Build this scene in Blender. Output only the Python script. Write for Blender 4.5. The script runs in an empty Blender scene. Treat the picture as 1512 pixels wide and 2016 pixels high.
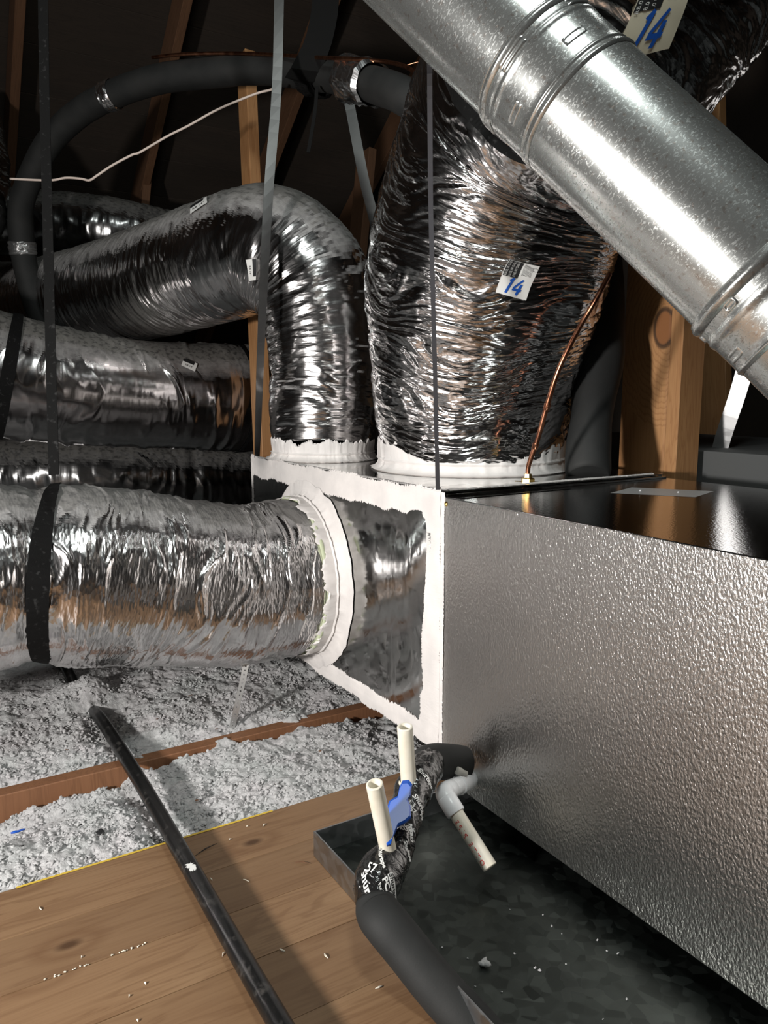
import bpy, bmesh, math, random
import numpy as np
from mathutils import Vector, Matrix
random.seed(7); rng = np.random.default_rng(7)
C = bpy.context.scene.collection
def P(x, y, z): return Vector((x, y, z))
# ------------------------------------------------------------ camera, world, lights, exposure
cam = bpy.data.cameras.new('camera'); cob = bpy.data.objects.new('camera', cam); C.objects.link(cob)
cob.location = (0, 0, .85)
cob.rotation_euler = (math.radians(90 - 8.780262), 0, math.radians(-31.352986))
cam.sensor_fit = 'VERTICAL'; cam.sensor_height = 24; cam.lens = 24 * 1515 / 2016; cam.clip_start = .02
bpy.context.scene.camera = cob
w = bpy.data.worlds.new('world'); bpy.context.scene.world = w; w.use_nodes = True
w.node_tree.nodes['Background'].inputs[0].default_value = (.55, .6, .62, 1)
w.node_tree.nodes['Background'].inputs[1].default_value = .004
def lamp(name, loc, target, size, power, col, shape='DISK'):
    l = bpy.data.lights.new(name, 'AREA'); l.shape = shape; l.size = size; l.energy = power; l.color = col
    o = bpy.data.objects.new(name, l); C.objects.link(o); o.location = loc
    o.rotation_euler = (Vector(target) - Vector(loc)).to_track_quat('-Z', 'Y').to_euler(); return o
lamp('work_lamp', (-1.15, .62, .80), (1.0, 1.35, .55), .17, 38, (1, .965, .93)).data.spread = math.radians(140)
lamp('attic_bulb', (.35, .15, 2.75), (.9, 1.5, .2), .45, 24, (.93, 1, .97))
vs = bpy.context.scene.view_settings
vs.view_transform = 'Standard'; vs.look = 'None'; vs.gamma = 1; vs.exposure = 0; vs.use_curve_mapping = False

# ------------------------------------------------------------ tags
def tag(o, label=None, cat=None, group=None, kind=None):
    if label: o['label'] = label
    if cat: o['category'] = cat
    if group: o['group'] = group
    if kind: o['kind'] = kind
    return o
def thing(name, label, cat, loc=(0, 0, 0), group=None):
    o = bpy.data.objects.new(name, None); C.objects.link(o); o.location = loc; o.empty_display_size = .05
    return tag(o, label, cat, group)
def put(o, parent):
    if parent is not None:
        o.parent = parent
        o.matrix_parent_inverse = Matrix.Identity(4)
        # geometry is written in world coordinates: cancel the parents' offsets
        p = parent; off = Vector((0, 0, 0))
        while p is not None: off += p.location; p = p.parent
        o.location = -off
    return o
def mesh(name, verts, faces, mat, parent=None, smooth=False, uv=None):
    me = bpy.data.meshes.new(name); me.from_pydata([tuple(v) for v in verts], [], faces)
    me.materials.append(mat)
    if smooth: me.polygons.foreach_set('use_smooth', [True] * len(me.polygons))
    me.update()
    o = bpy.data.objects.new(name, me); C.objects.link(o); return put(o, parent)
def npmesh(name, V, Q, mat, parent=None, smooth=True, UV=None):
    k = Q.shape[1]; me = bpy.data.meshes.new(name)
    me.vertices.add(len(V)); me.vertices.foreach_set('co', V.astype(np.float32).ravel())
    me.loops.add(Q.size); me.loops.foreach_set('vertex_index', Q.astype(np.int32).ravel())
    me.polygons.add(len(Q)); me.polygons.foreach_set('loop_start', np.arange(0, Q.size, k, dtype=np.int32))
    me.polygons.foreach_set('loop_total', np.full(len(Q), k, dtype=np.int32))
    if UV is not None:
        l = me.uv_layers.new(name='UVMap'); l.data.foreach_set('uv', UV[Q.ravel()].astype(np.float32).ravel())
    me.materials.append(mat); me.update(calc_edges=True)
    me.polygons.foreach_set('use_smooth', np.full(len(Q), smooth, dtype=bool)); me.update()
    o = bpy.data.objects.new(name, me); C.objects.link(o); return put(o, parent)
def bmobj(name, bm, mat, parent=None, smooth=False):
    me = bpy.data.meshes.new(name); bm.to_mesh(me); bm.free(); me.materials.append(mat)
    if smooth: me.polygons.foreach_set('use_smooth', [True] * len(me.polygons))
    o = bpy.data.objects.new(name, me); C.objects.link(o); return put(o, parent)
def box(name, lo, hi, mat, parent=None, bev=.0015):
    bm = bmesh.new(); bmesh.ops.create_cube(bm, size=1)
    lo, hi = Vector(lo), Vector(hi)
    for v in bm.verts:
        v.co = Vector([(lo[i] + hi[i]) / 2 + v.co[i] * (hi[i] - lo[i]) for i in range(3)])
    if bev: bmesh.ops.bevel(bm, geom=bm.edges[:], offset=bev, segments=2, affect='EDGES', profile=.6)
    return bmobj(name, bm, mat, parent)
def beam(name, a, b, wx, wy, mat, parent=None, xdir=None, bev=.002):
    """rectangular timber between two points, section wx by wy, in local coordinates (so grain runs along it)"""
    a, b = Vector(a), Vector(b); z = (b - a).normalized()
    x = Vector(xdir) if xdir else Vector((1, 0, 0)); x = (x - z * x.dot(z)).normalized(); y = z.cross(x)
    bm = bmesh.new(); bmesh.ops.create_cube(bm, size=1); L = (b - a).length
    for v in bm.verts: v.co = Vector((v.co.x * wx, v.co.y * wy, v.co.z * L))
    if bev: bmesh.ops.bevel(bm, geom=bm.edges[:], offset=bev, segments=1, affect='EDGES')
    o = bmobj(name, bm, mat)
    M = Matrix((x, y, z)).transposed().to_4x4(); M.translation = (a + b) / 2
    if parent is not None:
        o.parent = parent; p = parent; off = Vector((0, 0, 0))
        while p is not None: off += p.location; p = p.parent
        M.translation -= off
    o.matrix_basis = M
    return o
# ------------------------------------------------------------ numpy noise
def _lat(seed, n0, n1): return np.random.default_rng(seed).random((n0, n1))
def vnoise(x, y, seed, py=None):
    """value noise; y wraps with integer period py"""
    L = _lat(seed, 257, py if py else 257); n1 = L.shape[1]
    xi = np.floor(x).astype(int); yi = np.floor(y).astype(int); fx = x - xi; fy = y - yi
    fx = fx * fx * (3 - 2 * fx); fy = fy * fy * (3 - 2 * fy)
    g = lambda a, b: L[a % 257, b % n1]
    return ((g(xi, yi) * (1 - fx) + g(xi + 1, yi) * fx) * (1 - fy) + (g(xi, yi + 1) * (1 - fx) + g(xi + 1, yi + 1) * fx) * fy) * 2 - 1
def fbm(x, y, seed, oct=4, py=None, gain=.5):
    s = 0; a = 1
    for i in range(oct):
        s = s + a * vnoise(x * 2 ** i, y * 2 ** i, seed + i, py * 2 ** i if py else None); a *= gain
    return s
def ridge(x, y, seed, oct=3, py=None, gain=.5):
    s = 0; a = 1
    for i in range(oct):
        s = s + a * (1 - 2 * np.abs(vnoise(x * 2 ** i, y * 2 ** i, seed + 11 * i, py * 2 ** i if py else None))); a *= gain
    return s
# ------------------------------------------------------------ curves and tubes
def spline(pts, n):
    """Catmull-Rom through rows of pts (any width), n samples even in arc length of first three columns"""
    p = np.array(pts, float); p = np.vstack([2 * p[0] - p[1], p, 2 * p[-1] - p[-2]]); out = []
    for i in range(1, len(p) - 2):
        t = np.linspace(0, 1, 24, endpoint=False)[:, None]
        a, b, c, d = p[i - 1], p[i], p[i + 1], p[i + 2]
        out.append(.5 * (2 * b + (c - a) * t + (2 * a - 5 * b + 4 * c - d) * t ** 2 + (3 * b - a - 3 * c + d) * t ** 3))
    out.append(p[-2][None]); q = np.vstack(out)
    s = np.r_[0, np.cumsum(np.linalg.norm(np.diff(q[:, :3], axis=0), axis=1))]
    t = np.linspace(0, s[-1], n); return np.stack([np.interp(t, s, q[:, k]) for k in range(q.shape[1])], 1), s[-1]
def frames(c):
    T = np.gradient(c, axis=0); T /= np.linalg.norm(T, axis=1)[:, None]
    r = np.array([0, 0, 1.]) if abs(T[0][2]) < .8 else np.array([1., 0, 0])
    N = np.zeros_like(T); n = r - T[0] * r.dot(T[0]); N[0] = n / np.linalg.norm(n)
    for i in range(1, len(T)):
        n = N[i - 1] - T[i] * N[i - 1].dot(T[i]); N[i] = n / np.linalg.norm(n)
    return T, N, np.cross(T, N)
class Tube: pass
def tube(name, pts, mat, parent=None, nu=60, nv=24, disp=None, rad=None, cap=True, twist=0, shift=None, squash=None):
    """pts rows (x,y,z,r). disp(S, TH, R) -> radial offset"""
    rows = [tuple(p) if len(p) == 4 else (p[0][0], p[0][1], p[0][2], p[1]) if len(p) == 2 else (p[0], p[1], p[2], rad) for p in pts]
    q, L = spline(rows, nu); c, r = q[:, :3], q[:, 3]; T, N, B = frames(c)
    th = np.linspace(0, 2 * np.pi, nv, endpoint=False)
    S, TH = np.meshgrid(np.linspace(0, L, nu), th, indexing='ij'); R = r[:, None] + 0 * S
    if disp is not None: R = R + disp(S, TH, R)
    ca, sa = np.cos(TH)[..., None], np.sin(TH)[..., None]
    V = c[:, None] + (N[:, None] * ca + B[:, None] * sa) * R[..., None]
    if shift is not None: V = V + T[:, None] * shift(S, TH)[..., None]
    if squash is not None: V = squash(V)
    i, j = np.meshgrid(np.arange(nu - 1), np.arange(nv), indexing='ij'); j2 = (j + 1) % nv
    Q = np.stack([i * nv + j, i * nv + j2, (i + 1) * nv + j2, (i + 1) * nv + j], -1).reshape(-1, 4)
    UV = np.stack([S, TH * r.mean()], -1).reshape(-1, 2); VV = V.reshape(-1, 3)
    if cap:
        n0 = len(VV); VV = np.vstack([VV, c[0], c[-1]]); UV = np.vstack([UV, [0, 0], [L, 0]])
        jj = np.arange(nv); e = (nu - 1) * nv
        Q = np.vstack([Q, np.stack([jj, (jj + 1) % nv, (jj + 1) % nv, jj], 1)[:0]])
    o = npmesh(name, VV, Q, mat, parent, True, UV)
    if cap:
        me = o.data; bm = bmesh.new(); bm.from_mesh(me); bm.verts.ensure_lookup_table()
        for base, cen, rev in ((0, n0, 1), ((nu - 1) * nv, n0 + 1, 0)):
            for k in range(nv):
                a, b = bm.verts[base + k], bm.verts[base + (k + 1) % nv]
                try: f = bm.faces.new((bm.verts[cen], b, a) if rev else (bm.verts[cen], a, b)); f.smooth = False
                except ValueError: pass
        bm.to_mesh(me); bm.free()
    t = Tube(); VB = V
    if nu > 60 and nv > 60:
        VB = V.copy()
        for ax_, wn in ((1, nv // 40), (0, nu // 90)):
            acc = 0
            for k_ in range(-wn, wn + 1):
                acc = acc + (np.roll(VB, k_, axis=1) if ax_ == 1 else VB[np.clip(np.arange(nu) + k_, 0, nu - 1)])
            VB = acc / (2 * wn + 1)
    t.VB = VB; t.o = o; t.V = V; t.T = T; t.N = N; t.B = B; t.L = L; t.c = c; t.r = r; t.nu = nu; t.nv = nv; t.grid = V
    return t
def sample(t, s, th, off=0, smooth=False):
    """point on a tube surface at length s and angle th, lifted by off along the radius"""
    u = min(max(s / t.L * (t.nu - 1), 0), t.nu - 1.001); v = (th / (2 * math.pi) * t.nv) % t.nv
    i = int(u); j = int(v); fu = u - i; fv = v - j; j2 = (j + 1) % t.nv; j = j % t.nv
    G = t.VB if smooth else t.V
    p = (G[i, j] * (1 - fu) + G[i + 1, j] * fu) * (1 - fv) + (G[i, j2] * (1 - fu) + G[i + 1, j2] * fu) * fv
    cc = t.c[i] * (1 - fu) + t.c[i + 1] * fu; d = p - cc; return Vector(p + d / np.linalg.norm(d) * off)
class Patch:
    """flat local coordinates (x right, y up, metres) laid on a tube around the point nearest to target"""
    def __init__(s, t, target, right):
        d = np.linalg.norm(t.V - np.array(target), axis=2); i, j = np.unravel_index(d.argmin(), d.shape)
        s.t = t; s.s = i / (t.nu - 1) * t.L; s.th = j / t.nv * 2 * math.pi; s.r = np.linalg.norm(t.V[i, j] - t.c[i])
        T = Vector(t.T[i]); A = Vector(-t.N[i] * math.sin(s.th) + t.B[i] * math.cos(s.th)); n = Vector(t.V[i, j] - t.c[i]).normalized()
        X = Vector(right); X = (X - n * X.dot(n)).normalized(); Y = n.cross(X)
        s.m = (X.dot(T), X.dot(A), Y.dot(T), Y.dot(A)); s.n = n
    def __call__(s, x, y, off=.001):
        a = x * s.m[0] + y * s.m[2]; b = x * s.m[1] + y * s.m[3]
        return sample(s.t, s.s + a, s.th + b / s.r, off + (.0015 if s.t.nu > 150 and s.r > .1 else 0), True)
def patch_quad(name, pt, x0, y0, x1, y1, mat, parent, off=.002, n=10, jag=0, thick=.0004):
    V = []; F = []
    m = max(2, int(n * abs(y1 - y0) / max(abs(x1 - x0), 1e-6)) + 1); m = min(m, 24)
    for i in range(n + 1):
        for j in range(m + 1):
            x = x0 + (x1 - x0) * i / n; y = y0 + (y1 - y0) * j / m
            if jag and (i in (0, n) or j in (0, m)): x += random.uniform(-jag, jag); y += random.uniform(-jag, jag)
            V.append(pt(x, y, off))
    for i in range(n):
        for j in range(m): F.append((i * (m + 1) + j, (i + 1) * (m + 1) + j, (i + 1) * (m + 1) + j + 1, i * (m + 1) + j + 1))
    o = mesh(name, V, F, mat, parent, True)
    return o
def textverts(s, size, bold=0, shear=0):
    cu = bpy.data.curves.new('t', 'FONT'); cu.body = s; cu.size = size; cu.align_x = 'CENTER'; cu.align_y = 'CENTER'; cu.resolution_u = 2
    cu.offset = bold; cu.shear = shear
    ob = bpy.data.objects.new('t', cu); C.objects.link(ob); dg = bpy.context.evaluated_depsgraph_get()
    me = bpy.data.meshes.new_from_object(ob.evaluated_get(dg)); C.objects.unlink(ob); bpy.data.objects.remove(ob)
    V = [v.co.copy() for v in me.vertices]; F = [tuple(p.vertices) for p in me.polygons]; bpy.data.meshes.remove(me); return V, F
def patch_text(name, pt, s, x, y, size, mat, parent, off=.003, rot=0, bold=0, shear=0, sx=1):
    V, F = textverts(s, size, bold, shear); c, sn = math.cos(rot), math.sin(rot)
    W = [pt(x + v.x * sx * c - v.y * sn, y + v.x * sx * sn + v.y * c, off) for v in V]
    return mesh(name, W, F, mat, parent)
def flat(origin, X, Y, N):
    o, X, Y, N = Vector(origin), Vector(X).normalized(), Vector(Y).normalized(), Vector(N).normalized()
    return lambda x, y, off=.001: o + X * x + Y * y + N * off
def ribbon(name, pts, width, wdir, mat, parent=None, thick=.0012, n=40, wdirs=None):
    """strap: pts rows (x,y,z[,w]); wdir gives the side the width points to"""
    rows = [tuple(p) + (width,) if len(p) == 3 else tuple(p) for p in pts]
    q, L = spline(rows, n); c = q[:, :3]; T = np.gradient(c, axis=0); T /= np.linalg.norm(T, axis=1)[:, None]
    if wdirs is not None: W = np.array([np.interp(np.linspace(0, 1, n), np.linspace(0, 1, len(wdirs)), np.array(wdirs)[:, k]) for k in range(3)]).T
    else: W = np.tile(np.array(wdir, float), (n, 1))
    W = W - T * (W * T).sum(1)[:, None]; W /= np.linalg.norm(W, axis=1)[:, None]; Nn = np.cross(T, W)
    hw = q[:, 3:4] / 2; ht = thick / 2
    V = np.stack([c - W * hw - Nn * ht, c + W * hw - Nn * ht, c + W * hw + Nn * ht, c - W * hw + Nn * ht], 1).reshape(-1, 3)
    F = []
    for i in range(n - 1):
        for k in range(4): a = i * 4 + k; b = i * 4 + (k + 1) % 4; F.append((a, b, b + 4, a + 4))
    F += [(3, 2, 1, 0), tuple((n - 1) * 4 + k for k in range(4))]
    return mesh(name, V, F, mat, parent)
def lathe(name, a, axis, prof, mat, parent=None, nv=48, smooth=True, disp=None, closed=False):
    """profile rows (s along axis, r) from point a"""
    a = np.array(a, float); z = np.array(axis, float); z /= np.linalg.norm(z)
    h = np.array([0, 0, 1.]) if abs(z[2]) < .8 else np.array([1., 0, 0]); x = h - z * h.dot(z); x /= np.linalg.norm(x); y = np.cross(z, x)
    th = np.linspace(0, 2 * np.pi, nv, endpoint=False); pr = np.array(prof, float)
    S = pr[:, 0][:, None] + 0 * th; R = pr[:, 1][:, None] + 0 * th
    if disp is not None: S, R = disp(S, R, th[None, :] + 0 * S)
    V = a + z * S[..., None] + (x * np.cos(th)[None, :, None] + y * np.sin(th)[None, :, None]) * R[..., None]
    n = len(pr); i, j = np.meshgrid(np.arange(n - 1), np.arange(nv), indexing='ij'); j2 = (j + 1) % nv
    Q = np.stack([i * nv + j, i * nv + j2, (i + 1) * nv + j2, (i + 1) * nv + j], -1).reshape(-1, 4)
    UV = np.stack([S, th[None, :] * pr[:, 1].max() + 0 * S], -1).reshape(-1, 2)
    o = npmesh(name, V.reshape(-1, 3), Q, mat, parent, smooth, UV)
    if smooth:
        m = o.modifiers.new('e', 'EDGE_SPLIT'); m.split_angle = math.radians(40)
    return o
def stroke_digits(name, pt, x, y, size, mat, parent, off, lean=.22):
    k = size; S = [((-.46, .28), (-.29, .5), .14), ((-.30, -.5), (-.30, .5), .16), ((.34, .5), (.02, -.14), .15), ((-.02, -.2), (.58, -.2), .15), ((.40, -.5), (.40, .18), .17)]
    V = []; F = []
    for a, b, t in S:
        a, b = Vector(a), Vector(b); d = (b - a).normalized(); n_ = Vector((-d.y, d.x)); n0 = len(V); m = 6
        for i in range(m + 1):
            p = a + (b - a) * i / m
            for e in (-.5, 0, .5): q = p + n_ * t * e; V.append(pt(x + (q.x * .92 + q.y * lean) * k, y + q.y * k, off))
        for i in range(m):
            for e in (0, 1): c_ = n0 + i * 3 + e; F.append((c_, c_ + 1, c_ + 4, c_ + 3))
    return mesh(name, V, F, mat, parent)
# ------------------------------------------------------------ materials
class M:
    def __init__(s, name):
        s.m = bpy.data.materials.new(name); s.m.use_nodes = True; s.t = s.m.node_tree; s.n = s.t.nodes; s.b = s.n['Principled BSDF']
    def new(s, typ, **kw):
        n = s.n.new('ShaderNode' + typ)
        for k, v in kw.items(): setattr(n, k, v)
        return n
    def val(s, v):
        return v
    def link(s, a, b): s.t.links.new(a, b)
    def set(s, sock, v):
        if hasattr(v, 'is_output') or isinstance(v, bpy.types.NodeSocket): s.link(v, sock)
        else: sock.default_value = v
    def coord(s, kind='Object', scale=(1, 1, 1), loc=(0, 0, 0)):
        c = s.new('TexCoord'); m = s.new('Mapping'); s.link(c.outputs[kind], m.inputs[0])
        m.inputs[3].default_value = scale; m.inputs[1].default_value = loc; return m.outputs[0]
    def noise(s, vec, scale, detail=3, rough=.5, dist=0, typ=None, out=0):
        n = s.new('TexNoise'); s.link(vec, n.inputs['Vector'])
        if typ: n.noise_type = typ
        n.inputs['Scale'].default_value = scale; n.inputs['Detail'].default_value = detail; n.inputs['Roughness'].default_value = rough; n.inputs['Distortion'].default_value = dist
        return n.outputs[out]
    def vor(s, vec, scale, feature='F1', out='Distance', rnd=1, dims='3D'):
        n = s.new('TexVoronoi'); n.voronoi_dimensions = dims; n.feature = feature; s.link(vec, n.inputs['Vector']); n.inputs['Scale'].default_value = scale
        n.inputs['Randomness'].default_value = rnd
        return n.outputs[out]
    def ramp(s, fac, stops):
        n = s.new('ValToRGB'); s.link(fac, n.inputs[0]); e = n.color_ramp.elements
        while len(e) < len(stops): e.new(.5)
        for k, (p, c) in enumerate(stops):
            e[k].position = p; e[k].color = (c, c, c, 1) if not hasattr(c, '__len__') else (*c, 1)
        return n.outputs[0]
    def mix(s, fac, a, b, mode='MIX'):
        n = s.new('Mix', data_type='RGBA', blend_type=mode)
        s.set(n.inputs[0], fac); s.set(n.inputs[6], a if not isinstance(a, tuple) else (*a, 1)[:4]); s.set(n.inputs[7], b if not isinstance(b, tuple) else (*b, 1)[:4]); return n.outputs[2]
    def math(s, op, a, b=0., c=None):
        n = s.new('Math', operation=op); s.set(n.inputs[0], a); s.set(n.inputs[1], b)
        if c is not None: s.set(n.inputs[2], c)
        return n.outputs[0]
    def bump(s, h, strength=.5, dist=.001, nrm=None):
        n = s.new('Bump'); s.link(h, n.inputs['Height']); n.inputs['Strength'].default_value = strength; n.inputs['Distance'].default_value = dist
        if nrm is not None: s.link(nrm, n.inputs['Normal'])
        return n.outputs[0]
    def base(s, c): s.set(s.b.inputs['Base Color'], c if not isinstance(c, tuple) else (*c, 1)[:4]); return s
    def out(s, rough=None, metal=None, nrm=None, spec=None):
        if rough is not None: s.set(s.b.inputs['Roughness'], rough)
        if metal is not None: s.set(s.b.inputs['Metallic'], metal)
        if nrm is not None: s.link(nrm, s.b.inputs['Normal'])
        if spec is not None: s.b.inputs['Specular IOR Level'].default_value = spec
        return s
def plain(name, col, rough=.5, metal=0., spec=None):
    m = M(name); m.base(col).out(rough, metal, spec=spec); return m.m
def foil(name, stretch=(46, 7), dust=.0, rough=.17, col=(.84, .82, .82), fine=.8, big=1.0, dist=.004, lo=.50):
    m = M(name); uv = m.coord('UV')
    def warped(sc, amt, nsc):
        a = m.coord('UV', (sc[0], sc[1], 1)); d = m.new('VectorMath', operation='ADD'); k = m.new('VectorMath', operation='SCALE')
        m.link(m.noise(uv, nsc, 2, .5, 0, None, 1), k.inputs[0]); k.inputs['Scale'].default_value = amt; m.link(a, d.inputs[0]); m.link(k.outputs[0], d.inputs[1]); return d.outputs[0]
    v1 = m.vor(warped((stretch[0], stretch[1], 1), 1.6, 5), 1, 'F1'); v2 = m.vor(warped((stretch[0] * 2.6, stretch[1] * 5, 1), 1.2, 14), 1, 'F1')
    n1 = m.noise(m.coord('UV', (stretch[0] * 1.7, stretch[1] * 1.1, 1)), 1, 3, .6, .5)
    nn = m.bump(v1, .6 * big, dist * 1.1); nn = m.bump(v2, .5 * fine, dist * .4, nn); nn = m.bump(n1, .4 * big, dist * .6, nn)
    r = m.math('ADD', rough, m.math('MULTIPLY', m.noise(uv, 9, 2), .10))
    colr = m.ramp(m.noise(uv, 30, 4), [(.3, tuple(c * .8 for c in col)), (.7, col)])
    if dust:
        g = m.new('NewGeometry'); s = m.new('SeparateXYZ'); m.link(g.outputs['True Normal'], s.inputs[0])
        d = m.math('ADD', s.outputs[2], m.math('MULTIPLY', m.noise(uv, 14, 5, .7), .35))
        k = m.ramp(d, [(lo, 0), (lo + .38, 1)]); k = m.math('MULTIPLY', k, dust)
        spots = m.ramp(m.noise(m.coord('UV', (60, 60, 1)), 1, 2), [(.36, .35), (.5, 1)])
        dc = m.mix(1.0, (.13, .125, .115), spots, 'MULTIPLY')
        m.base(m.mix(k, colr, dc)); m.out(m.math('MAXIMUM', r, k), m.math('SUBTRACT', 1, k), nn)
    else: m.base(colr).out(r, 1., nn)
    return m.m
def wood(name, light, mid, dark, axis=0, scale=1., knots=True, rough=.6, along=2.0, across=26., knotpos=None):
    """grain along the object's given axis"""
    m = M(name); sc = [across] * 3; sc[axis] = along
    oi = m.new('ObjectInfo'); rnd = oi.outputs['Random']
    tc = m.new('TexCoord'); off = m.new('VectorMath', operation='SCALE'); cmb = m.new('CombineXYZ')
    for k in range(3): m.link(m.math('MULTIPLY', rnd, [17.3, 9.1, 5.7][k]), cmb.inputs[k])
    add = m.new('VectorMath', operation='ADD'); m.link(tc.outputs['Object'], add.inputs[0]); m.link(cmb.outputs[0], add.inputs[1])
    base = add.outputs[0]; kn = None
    def mp(s):
        q = m.new('Mapping'); m.link(base, q.inputs[0]); q.inputs[3].default_value = tuple(s); return q.outputs[0]
    g0 = m.noise(mp(sc), 1 * scale, 4, .55, .8)
    if knotpos is not None:
        d = m.new('VectorMath', operation='DISTANCE'); ks = [1, 1, 1]; ks[axis] = .62
        q = m.new('Mapping'); m.link(tc.outputs['Object'], q.inputs[0]); q.inputs[3].default_value = ks
        m.link(q.outputs[0], d.inputs[0]); d.inputs[1].default_value = tuple(knotpos[k] * ks[k] for k in range(3))
        kn = d.outputs['Value']
        g0 = m.math('ADD', g0, m.math('MULTIPLY', m.ramp(kn, [(0, 1), (.16, 0)]), 2.4))
    w = m.math('FRACT', m.math('MULTIPLY', g0, 7.0)); w = m.ramp(w, [(0, .25), (.55, 0), (.9, 1), (1, .3)])
    fs = [240.] * 3; fs[axis] = 7.; fine = m.noise(mp(fs), 1, 3, .6)
    broad = m.noise(mp([2.5 if k == axis else 9 for k in range(3)]), 1, 2)
    c = m.mix(m.ramp(broad, [(.3, 0), (.7, 1)]), light, mid)
    c = m.mix(m.math('MULTIPLY', w, .5), c, dark); c = m.mix(m.math('MULTIPLY', m.ramp(fine, [(.45, 0), (.75, 1)]), .35), c, dark)
    c = m.mix(m.math('MULTIPLY', m.math('FRACT', m.math('MULTIPLY', rnd, 7.7)), .45), c, tuple(x * .62 for x in mid))
    if knots:
        ksc = [6.5] * 3; ksc[axis] = 3.4; ksc[2] = .02; kv = m.vor(mp(ksc), 1.0, dims='2D'); kk = m.ramp(kv, [(.03, 1), (.085, 0)])
        c = m.mix(kk, c, tuple(x * .55 for x in dark)); ring = m.ramp(kv, [(.08, 0), (.15, .5), (.24, 0)]); c = m.mix(ring, c, dark)
    if kn is not None:
        c = m.mix(m.ramp(kn, [(.026, 1), (.03, .0)]), c, tuple(x * 1.0 for x in dark)); c = m.mix(m.ramp(kn, [(.024, 0), (.027, .85), (.031, .85), (.034, 0)]), c, (.03, .015, .008))
    m.base(c); m.out(rough, 0., m.bump(fine, .25, .0006)); return m.m
# ------------------------------------------------------------ material set
MT = {}
MT['foil'] = foil('foil_jacket', (52, 8), 0, .13, big=.7)
MT['foil_big'] = foil('foil_jacket_creased', (54, 10), 0, .10, fine=1.0, big=.9)
MT['foil_dusty'] = foil('foil_jacket_dusty', (60, 7), .95, .13, (.80, .78, .78), fine=.6, big=.5)
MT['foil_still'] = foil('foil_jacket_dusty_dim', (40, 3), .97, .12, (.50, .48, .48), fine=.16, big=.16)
MT['foil_front'] = foil('foil_jacket_front', (75, 14), .85, .15, fine=.75, big=.26, lo=.84)
m = M('mastic'); c = m.coord('Object'); st = m.noise(m.coord('Object', (30, 30, 160)), 1, 4, .6); lump = m.noise(c, 38, 4, .6)
m.base(m.mix(m.ramp(m.noise(c, 13, 4), [(.35, 0), (.7, 1)]), (.80, .765, .74), (.66, .635, .62)))
m.out(.55, 0, m.bump(m.math('ADD', m.math('MULTIPLY', st, .6), lump), .5, .002)); MT['mastic'] = m.m
def mastic_smear(): 
    return MT['mastic']
def steel(name, col, rough, spangle=.3, scale=60, bump=.1):
    m = M(name); c = m.coord('Object'); cell = m.vor(c, scale, 'F1', 'Color'); sp = m.new('SeparateColor'); m.link(cell, sp.inputs[0])
    k = m.math('MULTIPLY', sp.outputs[0], spangle); big = m.noise(c, 5, 4, .6)
    cc = m.mix(k, col, tuple(x * .45 for x in col)); cc = m.mix(m.ramp(big, [(.35, 0), (.7, .5)]), cc, tuple(x * .7 for x in col))
    m.base(cc).out(m.math('ADD', rough, m.math('MULTIPLY', sp.outputs[1], .14)), 1., m.bump(m.noise(c, 7, 3), bump, .004)); return m.m
MT['plenum'] = steel('plenum_steel', (.60, .60, .59), .05, .22, 40, .10)
MT['pan'] = steel('pan_steel', (.13, .15, .14), .30, .9, 55, .12)
MT['pan_rim'] = steel('pan_rim_steel', (.42, .43, .44), .30, .2, 60, .05)
# vent pipe: galvanised with drawn-out dark flecks
m = M('galvanised_pipe'); uv = m.coord('UV'); fl = m.noise(m.coord('UV', (420, 200, 1)), 1, 2, .6, .8); fk = m.ramp(fl, [(.55, 0), (.64, 1)])
md = m.ramp(m.noise(m.coord('UV', (10, 14, 1)), 1, 3, .6), [(.38, 0), (.62, 1)])
cc = m.mix(m.math('MULTIPLY', fk, m.math('MULTIPLY_ADD', md, .5, .2)), (.72, .74, .72), (.22, .23, .23))
cc = m.mix(m.math('MULTIPLY', m.ramp(m.noise(m.coord('UV', (120, 120, 1), (3, 5, 0)), 1, 2), [(.6, 0), (.68, 1)]), .35), cc, (.30, .17, .10))
m.base(cc).out(m.math('ADD', .22, m.math('MULTIPLY', fk, .15)), .92, m.bump(m.noise(uv, 16, 3), .08, .003)); MT['pipe_steel'] = m.m
# embossed cabinet skin
def embossed(name, col, rough, s, strength):
    m = M(name); c = m.coord('Object', (s, s, s * .62)); d = m.new('VectorMath', operation='ADD'); m.link(c, d.inputs[0])
    nz = m.new('VectorMath', operation='SCALE'); q = m.noise(c, .9, 2, .5, 0, None, 1); m.link(q, nz.inputs[0]); nz.inputs['Scale'].default_value = .9; m.link(nz.outputs[0], d.inputs[1])
    v = m.vor(d.outputs[0], 1, 'SMOOTH_F1'); n = m.noise(c, 2.2, 3, .55)
    h = m.math('ADD', m.math('MULTIPLY', v, 1.0), m.math('MULTIPLY', n, .55))
    m.base(m.mix(m.ramp(m.noise(m.coord('Object'), 3.2, 4), [(.35, 0), (.7, 1)]), col, tuple(x * .85 for x in col)))
    m.out(rough, 1., m.bump(h, strength, .0016)); return m.m
MT['cabinet'] = embossed('embossed_cabinet_skin', (.63, .61, .59), .28, 285, .60)
MT['cabinet_top'] = embossed('embossed_cabinet_top', (.42, .42, .42), .10, 260, .10)
MT['plank'] = wood('floor_plank_wood', (.255, .155, .082), (.205, .115, .057), (.125, .06, .026), 0, 1.0, True, .5, 1.6, 19)
MT['joist'] = wood('joist_wood', (.27, .125, .058), (.22, .095, .042), (.12, .05, .02), 0, 1, False, .7)
MT['post'] = wood('post_wood', (.50, .27, .115), (.42, .21, .085), (.26, .105, .035), 2, 1, False, .6, 2., 22)
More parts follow.
